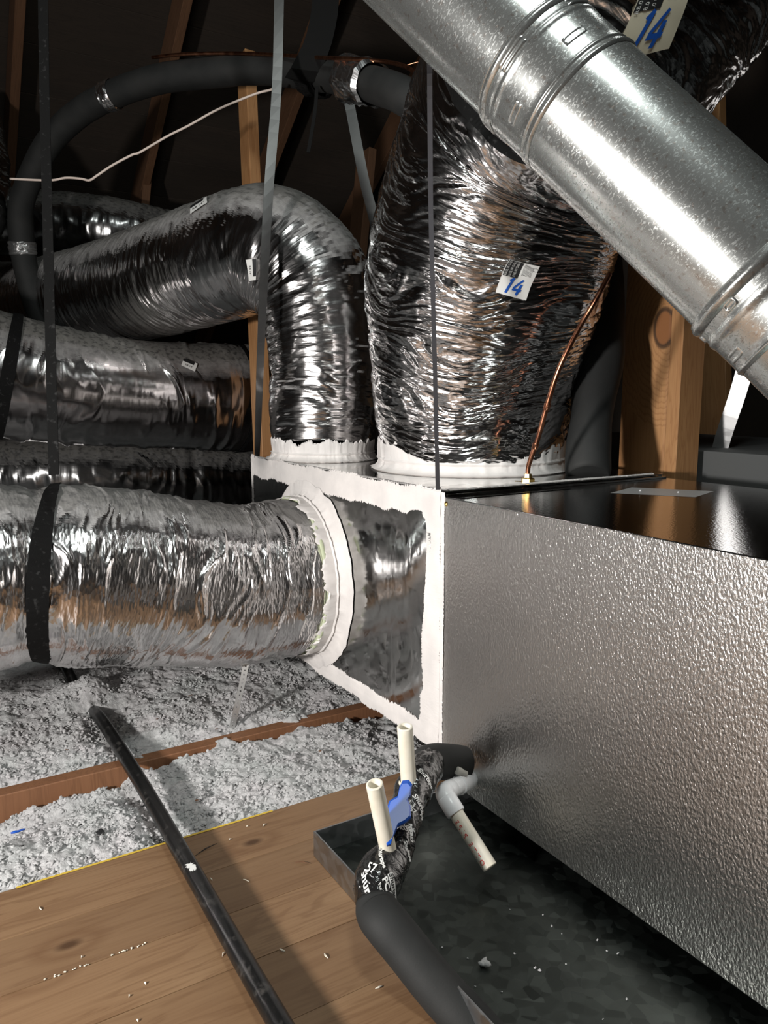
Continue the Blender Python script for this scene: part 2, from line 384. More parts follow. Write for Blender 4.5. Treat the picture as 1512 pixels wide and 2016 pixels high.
MT['post_knot'] = wood('post_wood_knotted', (.52, .28, .12), (.43, .22, .09), (.26, .105, .035), 2, .8, False, .6, 1.6, 13, knotpos=(-.019, -.056, .19))
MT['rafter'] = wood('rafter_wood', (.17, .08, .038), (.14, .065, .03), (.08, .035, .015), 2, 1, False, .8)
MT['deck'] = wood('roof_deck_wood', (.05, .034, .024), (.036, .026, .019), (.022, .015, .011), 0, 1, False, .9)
MT['yellow'] = plain('yellow_paint', (.62, .42, .05), .6)
m = M('blown_insulation'); c = m.coord('Object'); f = m.noise(c, 120, 4, .7); g = m.noise(c, 9, 4, .6)
m.base(m.mix(m.ramp(g, [(.35, 0), (.68, 1)]), m.ramp(f, [(.3, (.36, .35, .355)), (.62, (.54, .525, .53))]), m.ramp(f, [(.3, (.30, .31, .305)), (.62, (.47, .485, .48))])))
m.out(1, 0, m.bump(f, .8, .004), .1); MT['fluff'] = m.m
MT['foam'] = None
m = M('black_foam'); c = m.coord('Object'); m.base(m.ramp(m.noise(c, 12, 4), [(.3, (.010, .011, .011)), (.75, (.022, .022, .021))])).out(.72, 0, m.bump(m.noise(c, 300, 2), .25, .0006), .4); MT['foam'] = m.m
m = M('black_pipe'); c = m.coord('Object'); m.base(m.ramp(m.noise(c, 40, 5, .7), [(.55, (.006, .006, .006)), (.78, (.07, .065, .06))])).out(.32, 0, m.bump(m.noise(c, 60, 3), .1, .001), .5); MT['gas'] = m.m
m = M('webbing'); c = m.coord('Object', (1, 1, 1)); wv = m.noise(c, 700, 1); m.base(m.ramp(m.noise(c, 90, 3), [(.6, (.006, .006, .006)), (.8, (.035, .035, .035))])).out(.9, 0, m.bump(wv, .6, .0008), .12); MT['web'] = m.m
MT['strap'] = steel('hanger_steel', (.55, .55, .54), .34, .15, 90, .05)
MT['strap_bright'] = steel('hanger_steel_bright', (.9, .9, .9), .42, .05, 90, .02)
m = M('pvc'); c = m.coord('Object'); m.base(m.ramp(m.noise(c, 30, 4), [(.35, (.70, .65, .53)), (.7, (.80, .76, .66))])).out(.35, 0, m.bump(m.noise(c, 20, 2), .05, .002)); MT['pvc'] = m.m
MT['pvc_white'] = plain('white_pvc', (.90, .91, .93), .3)
MT['blue'] = plain('blue_plastic', (.008, .075, .42), .35)
m = M('copper'); c = m.coord('Object'); m.base(m.ramp(m.noise(c, 38, 3, .6), [(.35, (.30, .12, .07)), (.65, (.72, .33, .19))])).out(.28, 1.); MT['copper'] = m.m
MT['brass'] = plain('brass', (.72, .50, .16), .25, 1.)
MT['tape'] = None
m = M('black_vinyl_tape'); c = m.coord('Object'); m.base((.010, .010, .010)).out(.16, 0, m.bump(m.noise(c, 45, 3, .6, 1.5), .6, .004), .6); MT['tape'] = m.m
MT['white_ink'] = plain('white_ink', (.75, .75, .73), .45)
MT['black_ink'] = plain('black_ink', (.015, .015, .016), .5)
MT['blue_ink'] = plain('blue_ink', (.01, .085, .42), .45)
MT['red_ink'] = plain('red_ink', (.62, .06, .05), .5)
MT['paper'] = plain('label_paper', (.70, .70, .68), .5)
MT['paper_old'] = plain('label_paper_yellowed', (.66, .60, .46), .55)
MT['wire'] = plain('cable_sheath', (.62, .52, .46), .5)
MT['blackfilm'] = plain('black_film', (.015, .015, .015), .25)
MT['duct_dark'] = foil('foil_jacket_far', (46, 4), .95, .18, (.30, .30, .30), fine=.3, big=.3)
MT['board'] = plain('grey_duct_board', (.075, .078, .078), .8)
MT['fibre'] = plain('glass_fibre', (.50, .55, .38), .9)
# ------------------------------------------------------------ setting
floor = tag(box('floor', (-4.6, -3.4, -.145), (4.2, 7.5, -.125), MT['board'], None, 0), kind='structure')
seams = [1.378, 1.245, 1.12, 1.0, .867]
y = .867
while y > -2.2: y -= .127; seams.append(y)
for k in range(len(seams) - 1):
    x0, x1 = -1.6, 1.75
    cuts = [x0, x1] if k % 3 == 0 else [x0, random.uniform(-.9, -.3), x1]
    for a, b in zip(cuts, cuts[1:]):
        pl = box('plank', (a + .0003, seams[k + 1] + .0003, -.019), (b - .0008, seams[k] - .0006, -random.uniform(0, .0008)), MT['plank'], floor, .0009)
    if k == 0: edge_plank = pl
mesh('painted_edge', [(.09, 1.3735, .0007), (.57, 1.3735, .0007), (.57, 1.3790, .0007), (.09, 1.3790, .0007), (.09, 1.3790, -.019), (.57, 1.3790, -.019)], [(0, 1, 2, 3), (3, 2, 5, 4)], MT['yellow'], edge_plank)
for k, jy in enumerate((1.757, 2.17, 2.58, 3.0, 3.4)):
    x0 = -2.4; x1 = 3.6
    o = beam('joist', (x0, jy, -.072), (x1, jy, -.072), .14, .038, MT['joist'], floor, (0, 0, 1))
# mounded insulation, real clumps
def ground_h(x, y):
    h = -.012 + .016 * fbm(x * 3.1 + 9, y * 3.1 + 4, 3, 3) + .006 * fbm(x * 14 + 50, y * 14 + 9, 9, 3)
    j = np.exp(-((y - 1.67) / .085) ** 2)                                   # trough in front of the joist
    h = h - j * (.045 + .030 * np.clip((.35 - x) * 3, 0, 1)) * np.clip(.65 + .8 * fbm(x * 4 + 3, y * 0 + 2.2, 21, 2), 0, 1.2)
    on = np.exp(-((y - 1.757) / .028) ** 4)                                  # joist top shows where nothing lies on it
    cover = np.clip(sum(np.exp(-((x - c_) / w_) ** 4) for c_, w_ in ((.375, .035), (.585, .05), (.81, .06))) + .5 * fbm(x * 30, y * 30, 31, 2), 0, 1.3)
    h = h - on * (1 - cover) * .04
    h = h + .035 * np.clip((y - 1.82) / .25, 0, 1)
    h = h - .018 * np.exp(-((x - .355) / .035) ** 2) * (y < 2.05)
    h = h + .050 * np.exp(-((x - .348) / .07) ** 2 - ((y - 2.14) / .055) ** 2)
    edge = np.clip((y - 1.378) / .05, 0, 1)
    return h * edge + (1 - edge) * -.016
def patch_ground(name, x0, x1, y0, y1, st, kids=None, amp=1):
    nx, ny = int((x1 - x0) / st), int((y1 - y0) / st)
    X, Y = np.meshgrid(np.linspace(x0, x1, nx), np.linspace(y0, y1, ny), indexing='ij')
    Z = ground_h(X, Y) + amp * (.0045 * ridge(X * 22, Y * 22, 41, 2) + .0034 * ridge(X * 75, Y * 75, 51, 2))
    X = X + amp * .003 * fbm(X * 60, Y * 60, 61, 2); V = np.stack([X, Y, Z], -1).reshape(-1, 3)
    V[:, 1] = np.maximum(V[:, 1], 1.381)
    i, j = np.meshgrid(np.arange(nx - 1), np.arange(ny - 1), indexing='ij'); Q = np.stack([i * ny + j, (i + 1) * ny + j, (i + 1) * ny + j + 1, i * ny + j + 1], -1).reshape(-1, 4)
    return V, Q
V, Q = patch_ground('', -.9, 1.3, 1.382, 2.9, .0045)
def lump(sub, seed):
    ico = bmesh.new(); bmesh.ops.create_icosphere(ico, subdivisions=sub, radius=1); iv = np.array([v.co[:] for v in ico.verts]); f = np.array([[v.index for v in q.verts] for q in ico.faces]); ico.free()
    g = np.random.default_rng(seed); d = g.normal(size=(6, 3)); d /= np.linalg.norm(d, axis=1)[:, None]
    rr = .45 + .75 * np.max(np.clip(iv @ d.T, 0, 1) ** 6, axis=1) + .22 * g.random(len(iv)); return iv * rr[:, None] * (np.array([1, 1, .8]) * (.7 + .6 * g.random(3))), f
big_ = [lump(2, 100 + k) for k in range(12)]; small_ = [lump(1, 200 + k) for k in range(12)]; variants = [v for v, f in big_]; ifc = big_[0][1]
vs_, fs_ = [], []; n0 = 0; N = 42000
px_ = rng.uniform(-.45, 1.02, N); py_ = 1.383 + (rng.random(N) ** 1.15) * 1.05; sz = .0016 + .0050 * rng.random(N) ** 3
hz = ground_h(px_, py_) + .0045 * ridge(px_ * 22, py_ * 22, 41, 2)
keep = ~((np.abs(py_ - 1.757) < .021) & (hz < -.016) & (rng.random(N) < .95)); dens = vnoise(px_ * 16, py_ * 16, 71) > -.45; keep &= dens
for k in np.nonzero(keep)[0]:
    V_, F_ = (big_ if sz[k] > .0034 else small_)[k % 12]
    a = rng.uniform(0, 6.28); ca, sa = math.cos(a), math.sin(a); v = V_ * sz[k]; v = np.stack([v[:, 0] * ca - v[:, 1] * sa, v[:, 0] * sa + v[:, 1] * ca, v[:, 2]], 1)
    vs_.append(v + [px_[k], py_[k], hz[k] + sz[k] * .3]); fs_.append(F_ + n0); n0 += len(V_)
CV = np.vstack(vs_); CF = np.vstack(fs_)
g = npmesh('blown_insulation', V, Q, MT['fluff'], None, True)
tag(g, 'pale grey blown-in loose insulation heaped between the joists beyond the planks', 'insulation', kind='stuff')
q = npmesh('insulation_clump', CV, CF, MT['fluff'], g, True); q['kind'] = 'stuff'
V, Q = patch_ground('', -4.5, 4.1, 2.88, 6.6, .03, amp=1.6); q = npmesh('insulation_spread', V, Q, MT['fluff'], g, True); q['kind'] = 'stuff'
V, Q = patch_ground('', -4.5, -.89, 1.382, 2.9, .02, amp=1.2); q = npmesh('insulation_spread', V, Q, MT['fluff'], g, True); q['kind'] = 'stuff'
V, Q = patch_ground('', 1.29, 4.1, 1.382, 2.9, .02, amp=1.2); q = npmesh('insulation_spread', V, Q, MT['fluff'], g, True); q['kind'] = 'stuff'
# roof: deck boards and rafters, sloping up from the far eave over the camera
ceil = thing('ceiling', None, None); ceil['kind'] = 'structure'
def rz(y): return .25 + (6.6 - y) * .72
for k in range(0, 54):
    ya = 6.6 - k * .19; yb = ya - .186
    if ya < -2.2: break
    mesh('deck_board', [(-4.6, ya, rz(ya)), (4.2, ya, rz(ya)), (4.2, yb, rz(yb)), (-4.6, yb, rz(yb)), (-4.6, ya, rz(ya) + .02), (4.2, ya, rz(ya) + .02), (4.2, yb, rz(yb) + .02), (-4.6, yb, rz(yb) + .02)],
         [(0, 1, 2, 3), (7, 6, 5, 4), (0, 4, 5, 1), (1, 5, 6, 2), (2, 6, 7, 3), (3, 7, 4, 0)], MT['deck'], ceil)
for k in range(15):
    x = -4.4 + k * .61; beam('rafter', (x, 6.6, rz(6.6) - .11), (x, -3.3, rz(-3.3) - .11), .038, .14, MT['rafter'], ceil, (1, 0, 0))
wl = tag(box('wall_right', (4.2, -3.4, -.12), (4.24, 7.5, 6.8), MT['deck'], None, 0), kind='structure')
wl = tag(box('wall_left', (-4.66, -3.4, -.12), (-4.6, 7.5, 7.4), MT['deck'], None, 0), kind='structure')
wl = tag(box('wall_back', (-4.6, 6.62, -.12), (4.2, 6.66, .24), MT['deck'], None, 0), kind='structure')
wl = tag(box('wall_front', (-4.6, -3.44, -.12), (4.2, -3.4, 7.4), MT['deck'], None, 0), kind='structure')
# ------------------------------------------------------------ timbers
def timber(name, a, b, wx, wy, mat, label, cat='post', xdir=(1, 0, 0), group=None, bev=.002):
    return tag(beam(name, a, b, wx, wy, mat, None, xdir, bev), label, cat, group)
X0 = 1.66
timber('wall_stud', (1.679, 1.405, -.1), (1.679, 1.405, 1.75), .038, .15, MT['post_knot'], 'broad orange-brown post with a large dark-ringed knot behind the cabinet', bev=.004)
timber('wall_stud', (1.7045, 1.309, -.1), (1.7045, 1.309, 1.75), .089, .038, MT['post'], 'narrow smooth post fixed to the right side of the knotted post')
for a_, b_, wx, wy, lab in (
    (P(1.1219,2.7903,2.0412), P(1.0567,2.5542,0.5163), .04, .085, 'leaning orange-brown stud rising behind the bent foil duct'),
    (P(2.8472,2.1995,2.2939), P(2.7294,1.9275,0.3930), .04, .16, 'brown board standing behind the large duct at upper right'),
    (P(1.1638,4.1761,2.3103), P(1.0368,4.1062,1.4962), .04, .14, 'dim brown truss web in the dark at far left'),
    (P(1.9158,3.2996,1.9631), P(1.7867,3.2339,1.1647), .04, .12, 'dim brown truss web seen between the steel hangers and bent duct')):
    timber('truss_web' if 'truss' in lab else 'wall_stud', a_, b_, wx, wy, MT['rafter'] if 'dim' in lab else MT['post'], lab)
b = box('wood_block', (0, 0, 0), (.05, .07, .12), MT['rafter']); b.location = P(1.1609,3.1846,0.4217); b.rotation_euler = (0, .3, .5)
tag(b, 'small dim brown wood block in the dark beside the white-edged plenum', 'block')
t = tag(box('duct_board_box', (1.78, .1, -.1), (2.5, 2.1, .70), MT['board'], None, .004), 'plain grey duct board box behind the post at the right edge', 'box')
# ------------------------------------------------------------ drain pan
UX = .897
pan = thing('drain_pan', 'shallow galvanised drain pan on the planks under the silver cabinet', 'drain pan', (1.1, .2, 0))
box('pan_floor', (.575, -.75, .0005), (1.62, 1.19, .004), MT['pan'], pan, 0)
for nm, lo, hi in (('pan_rim', (.573, -.75, .0006), (.5765, 1.1915, .05)), ('pan_rim', (.5765, 1.188, .0006), (1.62, 1.1915, .05)), ('pan_rim', (1.6185, -.75, .0006), (1.622, 1.188, .05)), ('pan_rim', (.5765, -.75, .0006), (1.6185, -.7465, .05))):
    box(nm, lo, hi, MT['pan_rim'], pan, .0008)
for k in range(26):
    x_, y_ = rng.uniform(.62, .86), rng.uniform(.5, 1.1); s_ = rng.uniform(.0012, .0026)
    if k == 0: x_, y_, s_ = .664, .803, .0085
    if k == 1: x_, y_, s_ = .655, .655, .006
    o = npmesh('insulation_crumb', variants[k % 10] * s_ + [x_, y_, .0042 + s_ * .6], ifc, MT['fluff'])
    if k == 0: tag(o, 'largest pale crumb of insulation lying on the pan floor', 'crumb')
    elif k == 1: tag(o, 'second largest pale crumb on the pan floor near the bottom edge', 'crumb')
    else: tag(o, 'tiny white speck of insulation lying on the dark pan floor', 'crumb', 'white specks on the pan floor')
# ------------------------------------------------------------ air handler
ah = thing('air_handler', 'long silver air handler cabinet with pebble-embossed metal skin in the pan', 'air handler', (1.2, .3, .004))
ZT = .644
nx, nz = 2, 2
box('side_panel', (UX, -.55, .05), (UX + .02, 1.245, ZT - .001), MT['cabinet'], ah, .001)
box('top_panel', (UX - .0012, -.55, ZT - .0008), (1.56, 1.245, ZT + .0015), MT['cabinet_top'], ah, .0006)
box('top_lip', (UX - .0016, -.55, ZT - .022), (UX - .0002, 1.245, ZT - .0004), MT['cabinet'], ah, .0004)
box('body', (UX + .02, -.54, .05), (1.558, 1.243, ZT - .001), MT['plenum'], ah, 0)
for yy in (-.4, .3, 1.0): box('rubber_foot', (1.0, yy, .0042), (1.06, yy + .06, .05), MT['foam'], ah, .002); box('rubber_foot', (1.42, yy, .0042), (1.48, yy + .06, .05), MT['foam'], ah, .002)
box('seam_strip', (UX + .004, 1.236, ZT + .0012), (1.56, 1.2405, ZT + .006), MT['plenum'], ah, .001)
box('seam_strip', (UX + .004, 1.196, ZT + .0012), (1.2, 1.1985, ZT + .003), MT['cabinet_top'], ah, .0006)
lathe('screw', (UX - .0005, 1.2315, .632), (-1, 0, 0), [(0, .0055), (.0012, .0055), (.0014, .004), (.003, .0042), (.0038, .0028), (.0038, .0001)], MT['brass'], ah, 6, False)
box('hinge_slot', (UX - .0022, 1.2425, .575), (UX - .0002, 1.2465, .60), MT['black_ink'], ah, 0)
mesh('sticker', [Vector(v) for v in ((1.335, 1.148, ZT + .0018), (1.430, 1.012, ZT + .0018), (1.316, .972, ZT + .0018), (1.222, 1.106, ZT + .0018))], [(0, 3, 2, 1)], plain('sticker_film', (.34, .34, .34), .4), ah)
for x_, y_ in ((1.30, 1.095), (1.345, 1.035)): npmesh('white_fleck', variants[3] * .0022 + [x_, y_, ZT + .0035], ifc, MT['pvc_white'], ah)
# ------------------------------------------------------------ plenum
pn = thing('supply_plenum', 'galvanised supply plenum box with white brushed sealant along its edges', 'plenum', (1.2, 1.75, .1))
PY0, PY1, PZ0, PZ1, PX1 = 1.25, 2.268, .098, .654, 1.56
ny, nz = 90, 60; V = []; F = []
for i in range(ny + 1):
    for k in range(nz + 1):
        y = PY0 + (PY1 - PY0) * i / ny; z = PZ0 + (PZ1 - PZ0) * k / nz
        e = min(1, (y - PY0) / .06) * min(1, (z - PZ0) / .06) * min(1, (PZ1 - z) / .06)
        d = e * (.007 * math.exp(-((y - 1.36) / .055) ** 2 - ((z - .44) / .16) ** 2) + .004 * math.sin(y * 17 + z * 9) * math.sin(z * 12 + 1) * math.exp(-((y - 1.4) / .12) ** 2)) + .0011 * math.exp(-((y - 1.443) / .0016) ** 2)
        V.append((UX - d, y, z))
for i in range(ny):
    for k in range(nz): a = i * (nz + 1) + k; F.append((a, a + 1, a + nz + 2, a + nz + 1))
front = mesh('front_panel', V, F, MT['plenum'], pn, True)
box('box_body', (UX + .002, PY0, PZ0), (PX1, PY1, PZ1 - .0005), MT['plenum'], pn, .001)
box('top_sheet', (UX - .001, PY0 - .004, PZ1 - .0005), (PX1, PY1, PZ1 + .001), MT['plenum'], pn, .0004)
def band(name, pt, L, w0, w1, mat, parent, n=260, thick=.0018, jag=.003, seed=5, big=.002):
    """brushed strip along local x, between y = -w0 and w1, with torn edges"""
    x = np.linspace(0, L, n); g = np.random.default_rng(seed)
    lo = -w0 + big * fbm(x * 14, x * 0 + .5, seed, 3) + jag * (g.random(n) - .5) * 2 * (g.random(n) > .45)
    hi = w1 + big * fbm(x * 14, x * 0 + 3.5, seed + 3, 3) + jag * (g.random(n) - .5) * 2 * (g.random(n) > .45)
    if w0 <= 0: lo = x * 0 - w0
    if w1 <= 0: hi = x * 0 + w1
    V = []; F = []; m = 7
    for i in range(n):
        for k in range(m):
            f = k / (m - 1); t = thick * (0.0 if k in (0, m - 1) else .55 + .45 * math.sin(f * 23 + seed + 1.2 * math.sin(i * .03)))
            V.append(pt(x[i], lo[i] + (hi[i] - lo[i]) * f, .0004 + t))
    for i in range(n - 1):
        for k in range(m - 1): a = i * m + k; F.append((a, a + m, a + m + 1, a + 1))
    return mesh(name, V, F, mat, parent, True)
fc = lambda y0, z0, dy, dz: flat((UX - .0006, y0, z0), (0, dy, dz), (0, -dz, dy), (-1, 0, 0))
band('sealant_band', fc(PY0, PZ1, 1, 0), PY1 - PY0, .058, 0.002, MT['mastic'], pn, 500, jag=.004, seed=5, big=.006)
band('sealant_band', fc(PY0, PZ0, 1, 0), PY1 - PY0, .002, .046, MT['mastic'], pn, 500, jag=.004, seed=15, big=.006)
band('sealant_band', fc(PY0, PZ0, 0, 1), PZ1 - PZ0, .074, .004, MT['mastic'], pn, 400, jag=.004, seed=25, big=.007)
band('sealant_band', fc(PY1, PZ0, 0, 1), PZ1 - PZ0, .002, .014, MT['mastic'], pn, 300, jag=.003, seed=35)
band('sealant_band', flat((UX - .0008, PY0, PZ0 + .006), (0, 0, 1), (0, -1, 0), (-1, 0, 0)), PZ1 - PZ0 - .006, 0.0, .0135, MT['mastic'], pn, 300, .003, jag=.0015, seed=45, big=.001)
band('sealant_band', flat((UX + .004, PY0, PZ1 + .001), (0, 1, 0), (1, 0, 0), (0, 0, 1)), PY1 - PY0, .006, .012, MT['mastic'], pn, 400, jag=.004, seed=55)
band('sealant_band', flat((UX + .02, PY0 + .004, PZ1 + .001), (1, 0, 0), (0, 1, 0), (0, 0, 1)), .62, .002, .012, MT['mastic'], pn, 300, jag=.004, seed=65)
def ring_collar(name, cen, axis, r, h, flange, seed, hh=.02):
    """collar with flange, all under a coat of white sealant with a torn free edge"""
    pr = [(0, r + flange), (.0022, r + flange - .003), (.003, r + .022), (.006, r + .012), (.013, r + .005), (h * .3, r + .002), (h * .36, r + .006), (h * .42, r + .002), (h * .75, r + .004), (h * .93, r + .004), (h, r + .001)]
    def dsp(S, R, TH):
        k = np.clip(S / h, 0, 1); tt = TH / (2 * np.pi)
        edge = hh * .45 * fbm(tt * 34, tt * 0 + .5, seed, 5, None, .7) * (k > .9) * k
        fl = (R > r + .03) * .003 * fbm(tt * 30, tt * 0 + 4, seed + 2, 4)
        return S + edge, R + .0022 * fbm(tt * 90, S * 60, seed + 1, 3) + fl
    return lathe(name, cen, axis, pr, MT['mastic'], pn, 360, True, dsp)
ring_collar('duct_collar', (UX - .0025, 1.87, .36), (-1, 0, 0), .212, .056, .045, 3)
lathe('collar_sleeve', (UX - .002, 1.87, .36), (-1, 0, 0), [(0, .19), (.045, .19), (.05, .18)], MT['plenum'], pn, 64)
ring_collar('duct_collar', (1.262, 1.63, PZ1 + .001), (0, 0, 1), .243, .078, .012, 13)
ring_collar('duct_collar', (1.06, 2.095, PZ1 + .001), (0, 0, 1), .152, .060, .010, 23)
# ------------------------------------------------------------ foil ducts
def crinkle(amp, py, fu, seed, warp=.6, rib=0, ribp=.026, low=0.0, pinch=(), sparse=False):
    def f(S, TH, R):
        t = TH / (2 * np.pi) * py; wv = warp * fbm(S * fu * .22, t * .8, seed + 50, 2, None)
        t2 = TH / (2 * np.pi) * py
        a = ridge(S * fu + wv * 2.2, t2, seed, 3, py) + .55 * ridge(S * fu * 2.3 + t2 * 0 + wv * 3 + 7, t2 * 2, seed + 5, 2, py * 2)
        if sparse: a = np.clip(a - .25, 0, 2) ** 1.6 * 1.5
        d = amp * a + low * fbm(S * 5, t2 * .5, seed + 9, 2, None) * np.sin(TH * .5) ** 2
        if rib: d = d + rib * (np.abs(np.sin(S / ribp * np.pi + TH * .5)) ** .6)
        for (s0, w_, dep) in pinch: d = d - dep * np.exp(-((S - s0) / w_) ** 2)
        ends = np.clip(np.minimum(S, S.max() - S) / .05, .25, 1)
        return d * ends
    return f
# big vertical duct
D3 = thing('flexible_duct', 'large crumpled foil duct rising from the plenum, size 14 label on its front', 'flexible duct', (1.262, 1.63, .70))
T3 = tube('foil_jacket', [(1.262, 1.63, .705, .236), (1.255, 1.615, .78, .244), (*P(1.2402,1.5984,0.8939), .259), (*P(1.2218,1.5306,1.1124), .283), (*P(1.2134,1.4686,1.2657), .283), (*P(1.2082,1.3564,1.4133), .275), (*P(1.1814,1.1985,1.4985), .262), (*P(1.2372,1.1035,1.6199), .262), (*P(1.3182,1.0198,1.7578), .262)],
          MT['foil_big'], D3, 520, 300, crinkle(.0028, 10, 46, 5, 1.2, low=.012))
def size_label(name, pt, wd, ht, parent, old=False):
    p = patch_quad('size_label', pt, -wd / 2, -ht / 2, wd / 2, ht / 2, MT['paper_old'] if old else MT['paper'], parent, .004, 12)
    patch_quad('black_panel', pt, -wd / 2 + .001, -ht * .08, -wd * .02, ht / 2 - .001, MT['black_ink'], p, .0048, 8)
    stroke_digits('size_number', pt, -wd * .02, -ht * .27, ht * .36, MT['blue_ink'], p, .0054)
    for k in range(3):
        patch_text('print', pt, 'R8.0 UL 181 CLASS 1'[k:], -wd * .42 + k * wd * .13, ht * .2, ht * .075, MT['white_ink'], p, .0056, rot=math.pi / 2 * 1.0, sx=.9)
    for k in range(5):
        patch_text('print', pt, 'AIR DUCT LISTED'[k:], wd * .07 + k * wd * .065, ht * .24 - .001 * k, ht * .055, MT['black_ink'], p, .0052, rot=math.pi / 2)
    V = [pt(wd * .42 + math.cos(q) * ht * .07, ht * .30 + math.sin(q) * ht * .07 * rr, .0052) for rr in (1, .8) for q in np.linspace(0, 6.28, 17)[:-1]]
    mesh('print', V, [(k, (k + 1) % 16, 16 + (k + 1) % 16, 16 + k) for k in range(16)], MT['black_ink'], p)
    return p
RT = Vector((.854, -.52, 0))
pt = Patch(T3, P(1.0666,1.2152,1.0730), (P(1.0415,1.1746,1.0261) - P(1.0013,1.2019,1.0418)).normalized()); size_label('size_label', pt, .068, .098, D3)
pt = Patch(T3, P(1.0710,0.9035,1.4612), (P(1.0751,0.8679,1.4089) - P(1.0197,0.9034,1.4183)).normalized()); size_label('size_label', pt, .074, .10, D3, True)
# bent duct
D2 = thing('flexible_duct', 'foil duct that leaves the plenum top and bends left, dusty grey on top', 'flexible duct', (1.06, 2.095, .70))
T2 = tube('foil_jacket', [(1.06, 2.095, .69, .152), (*P(1.0694,2.1084,0.7798), .163), (*P(1.0810,2.1142,0.9169), .166), (*P(1.0782,2.1287,1.0528), .172), (*P(1.0514,2.1701,1.1920), .182), (*P(0.9726,2.2701,1.2823), .185), (*P(0.8765,2.4559,1.2656), .186), (*P(0.7724,2.8585,1.2411), .19), (*P(0.6128,3.4274,1.2281), .19), (*P(0.4346,4.0746,1.2586), .19), (*P(-0.0047,4.8434,1.4084), .19)],
          MT['foil_dusty'], D2, 620, 200, crinkle(.0021, 7, 30, 45, .7))
# dusty mid-left duct
D4 = thing('flexible_duct', 'foil duct lying across the left middle, dusty grey top and dark side', 'flexible duct', P(.4, 2.6, .5))
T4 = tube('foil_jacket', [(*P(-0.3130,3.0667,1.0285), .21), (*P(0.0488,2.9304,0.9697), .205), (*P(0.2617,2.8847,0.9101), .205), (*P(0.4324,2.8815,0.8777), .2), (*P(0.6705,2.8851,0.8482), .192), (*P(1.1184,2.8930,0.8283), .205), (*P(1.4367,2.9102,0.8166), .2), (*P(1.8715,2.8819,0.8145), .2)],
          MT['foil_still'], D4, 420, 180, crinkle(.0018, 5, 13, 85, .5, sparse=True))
# front duct
D1 = thing('flexible_duct', 'nearest foil duct, running left from the white collar on the plenum side', 'flexible duct', (.8, 1.87, .36))
T1 = tube('foil_jacket', [(.858, 1.87, .360, .204), (.82, 1.87, .360, .209), (.70, 1.87, .356, .207), (.55, 1.868, .380, .208), (.40, 1.865, .412, .211), (.27, 1.86, .438, .206), (.205, 1.858, .446, .190), (.13, 1.858, .452, .200), (0, 1.858, .455, .200), (-.25, 1.86, .45, .200)],
          MT['foil_front'], D1, 520, 260, crinkle(.0015, 8, 21, 125, .8, rib=.0004, ribp=.021, low=.005, sparse=True))
tube('glass_fibre', [(*sample(T1, .012, a, .004), .004 + .002 * math.sin(a * 5)) for a in np.linspace(0, 6.28, 40)], MT['fibre'], D1, 160, 8)
# far ducts in the dark
D5 = thing('flexible_duct', 'dim foil duct in the dark at upper left behind the bent duct', 'flexible duct', P(.9, 3.3, .9))
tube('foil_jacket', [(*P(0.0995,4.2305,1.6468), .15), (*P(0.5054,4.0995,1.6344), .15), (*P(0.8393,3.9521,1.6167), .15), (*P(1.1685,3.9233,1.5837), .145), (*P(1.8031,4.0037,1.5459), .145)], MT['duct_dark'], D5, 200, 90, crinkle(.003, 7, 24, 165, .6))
D6 = thing('flexible_duct', 'black-looking foil duct lowest at left, above the nearest duct', 'flexible duct', P(.9, 3.0, .3))
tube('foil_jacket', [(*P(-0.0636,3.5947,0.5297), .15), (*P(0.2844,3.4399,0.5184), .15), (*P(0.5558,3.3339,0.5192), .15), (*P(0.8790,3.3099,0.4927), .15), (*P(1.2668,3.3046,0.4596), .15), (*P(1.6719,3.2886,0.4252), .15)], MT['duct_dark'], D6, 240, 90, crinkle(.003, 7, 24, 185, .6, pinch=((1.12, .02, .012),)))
D7 = thing('flexible_duct', 'short piece of foil duct dimly seen at the upper left edge', 'flexible duct', P(.3, 3.0, .9))
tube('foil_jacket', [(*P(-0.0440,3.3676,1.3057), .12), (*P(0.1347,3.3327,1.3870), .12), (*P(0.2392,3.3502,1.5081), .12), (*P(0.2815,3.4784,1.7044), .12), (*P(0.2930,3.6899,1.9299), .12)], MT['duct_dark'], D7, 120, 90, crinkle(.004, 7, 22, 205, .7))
def small_label(parent, t, target, right, wd, ht, seed):
    pt = Patch(t, target, right); p = patch_quad('printed_label', pt, -wd / 2, -ht / 2, wd / 2, ht / 2, MT['paper'], parent, .006, 8)
    patch_quad('black_panel', pt, -wd / 2, ht * .12, wd * .3, ht / 2, MT['black_ink'], p, .0068, 6)
    patch_text('print', pt, 'R8 14"', 0, -ht * .2, ht * .3, MT['black_ink'], p, .0068)
small_label(D2, T2, P(0.8190,2.3419,1.3585), P(0.8290,2.3118,1.3571) - P(0.7948,2.3316,1.3511), .052, .045, 1)
small_label(D2, T2, P(0.8776,2.1354,1.2002), P(0.8821,2.1287,1.1786) - P(0.8966,2.1303,1.2360), .06, .034, 2)
small_label(D4, T4, P(0.8492,2.7543,0.9236), P(0.8543,2.6901,0.9134) - P(0.8094,2.7191,0.9222), .05, .035, 3)
MT['strap_perf'] = plain('perforated_steel', (.62, .62, .61), .4, .85)
MT['strap_dark'] = plain('hanger_steel_dark', (.10, .10, .11), .5, .8)
MT['strap'] = plain('hanger_steel', (.15, .15, .148), .42, .9)
MT['blackfilm'] = plain('black_film', (.006, .006, .006), .8, 0, .12)
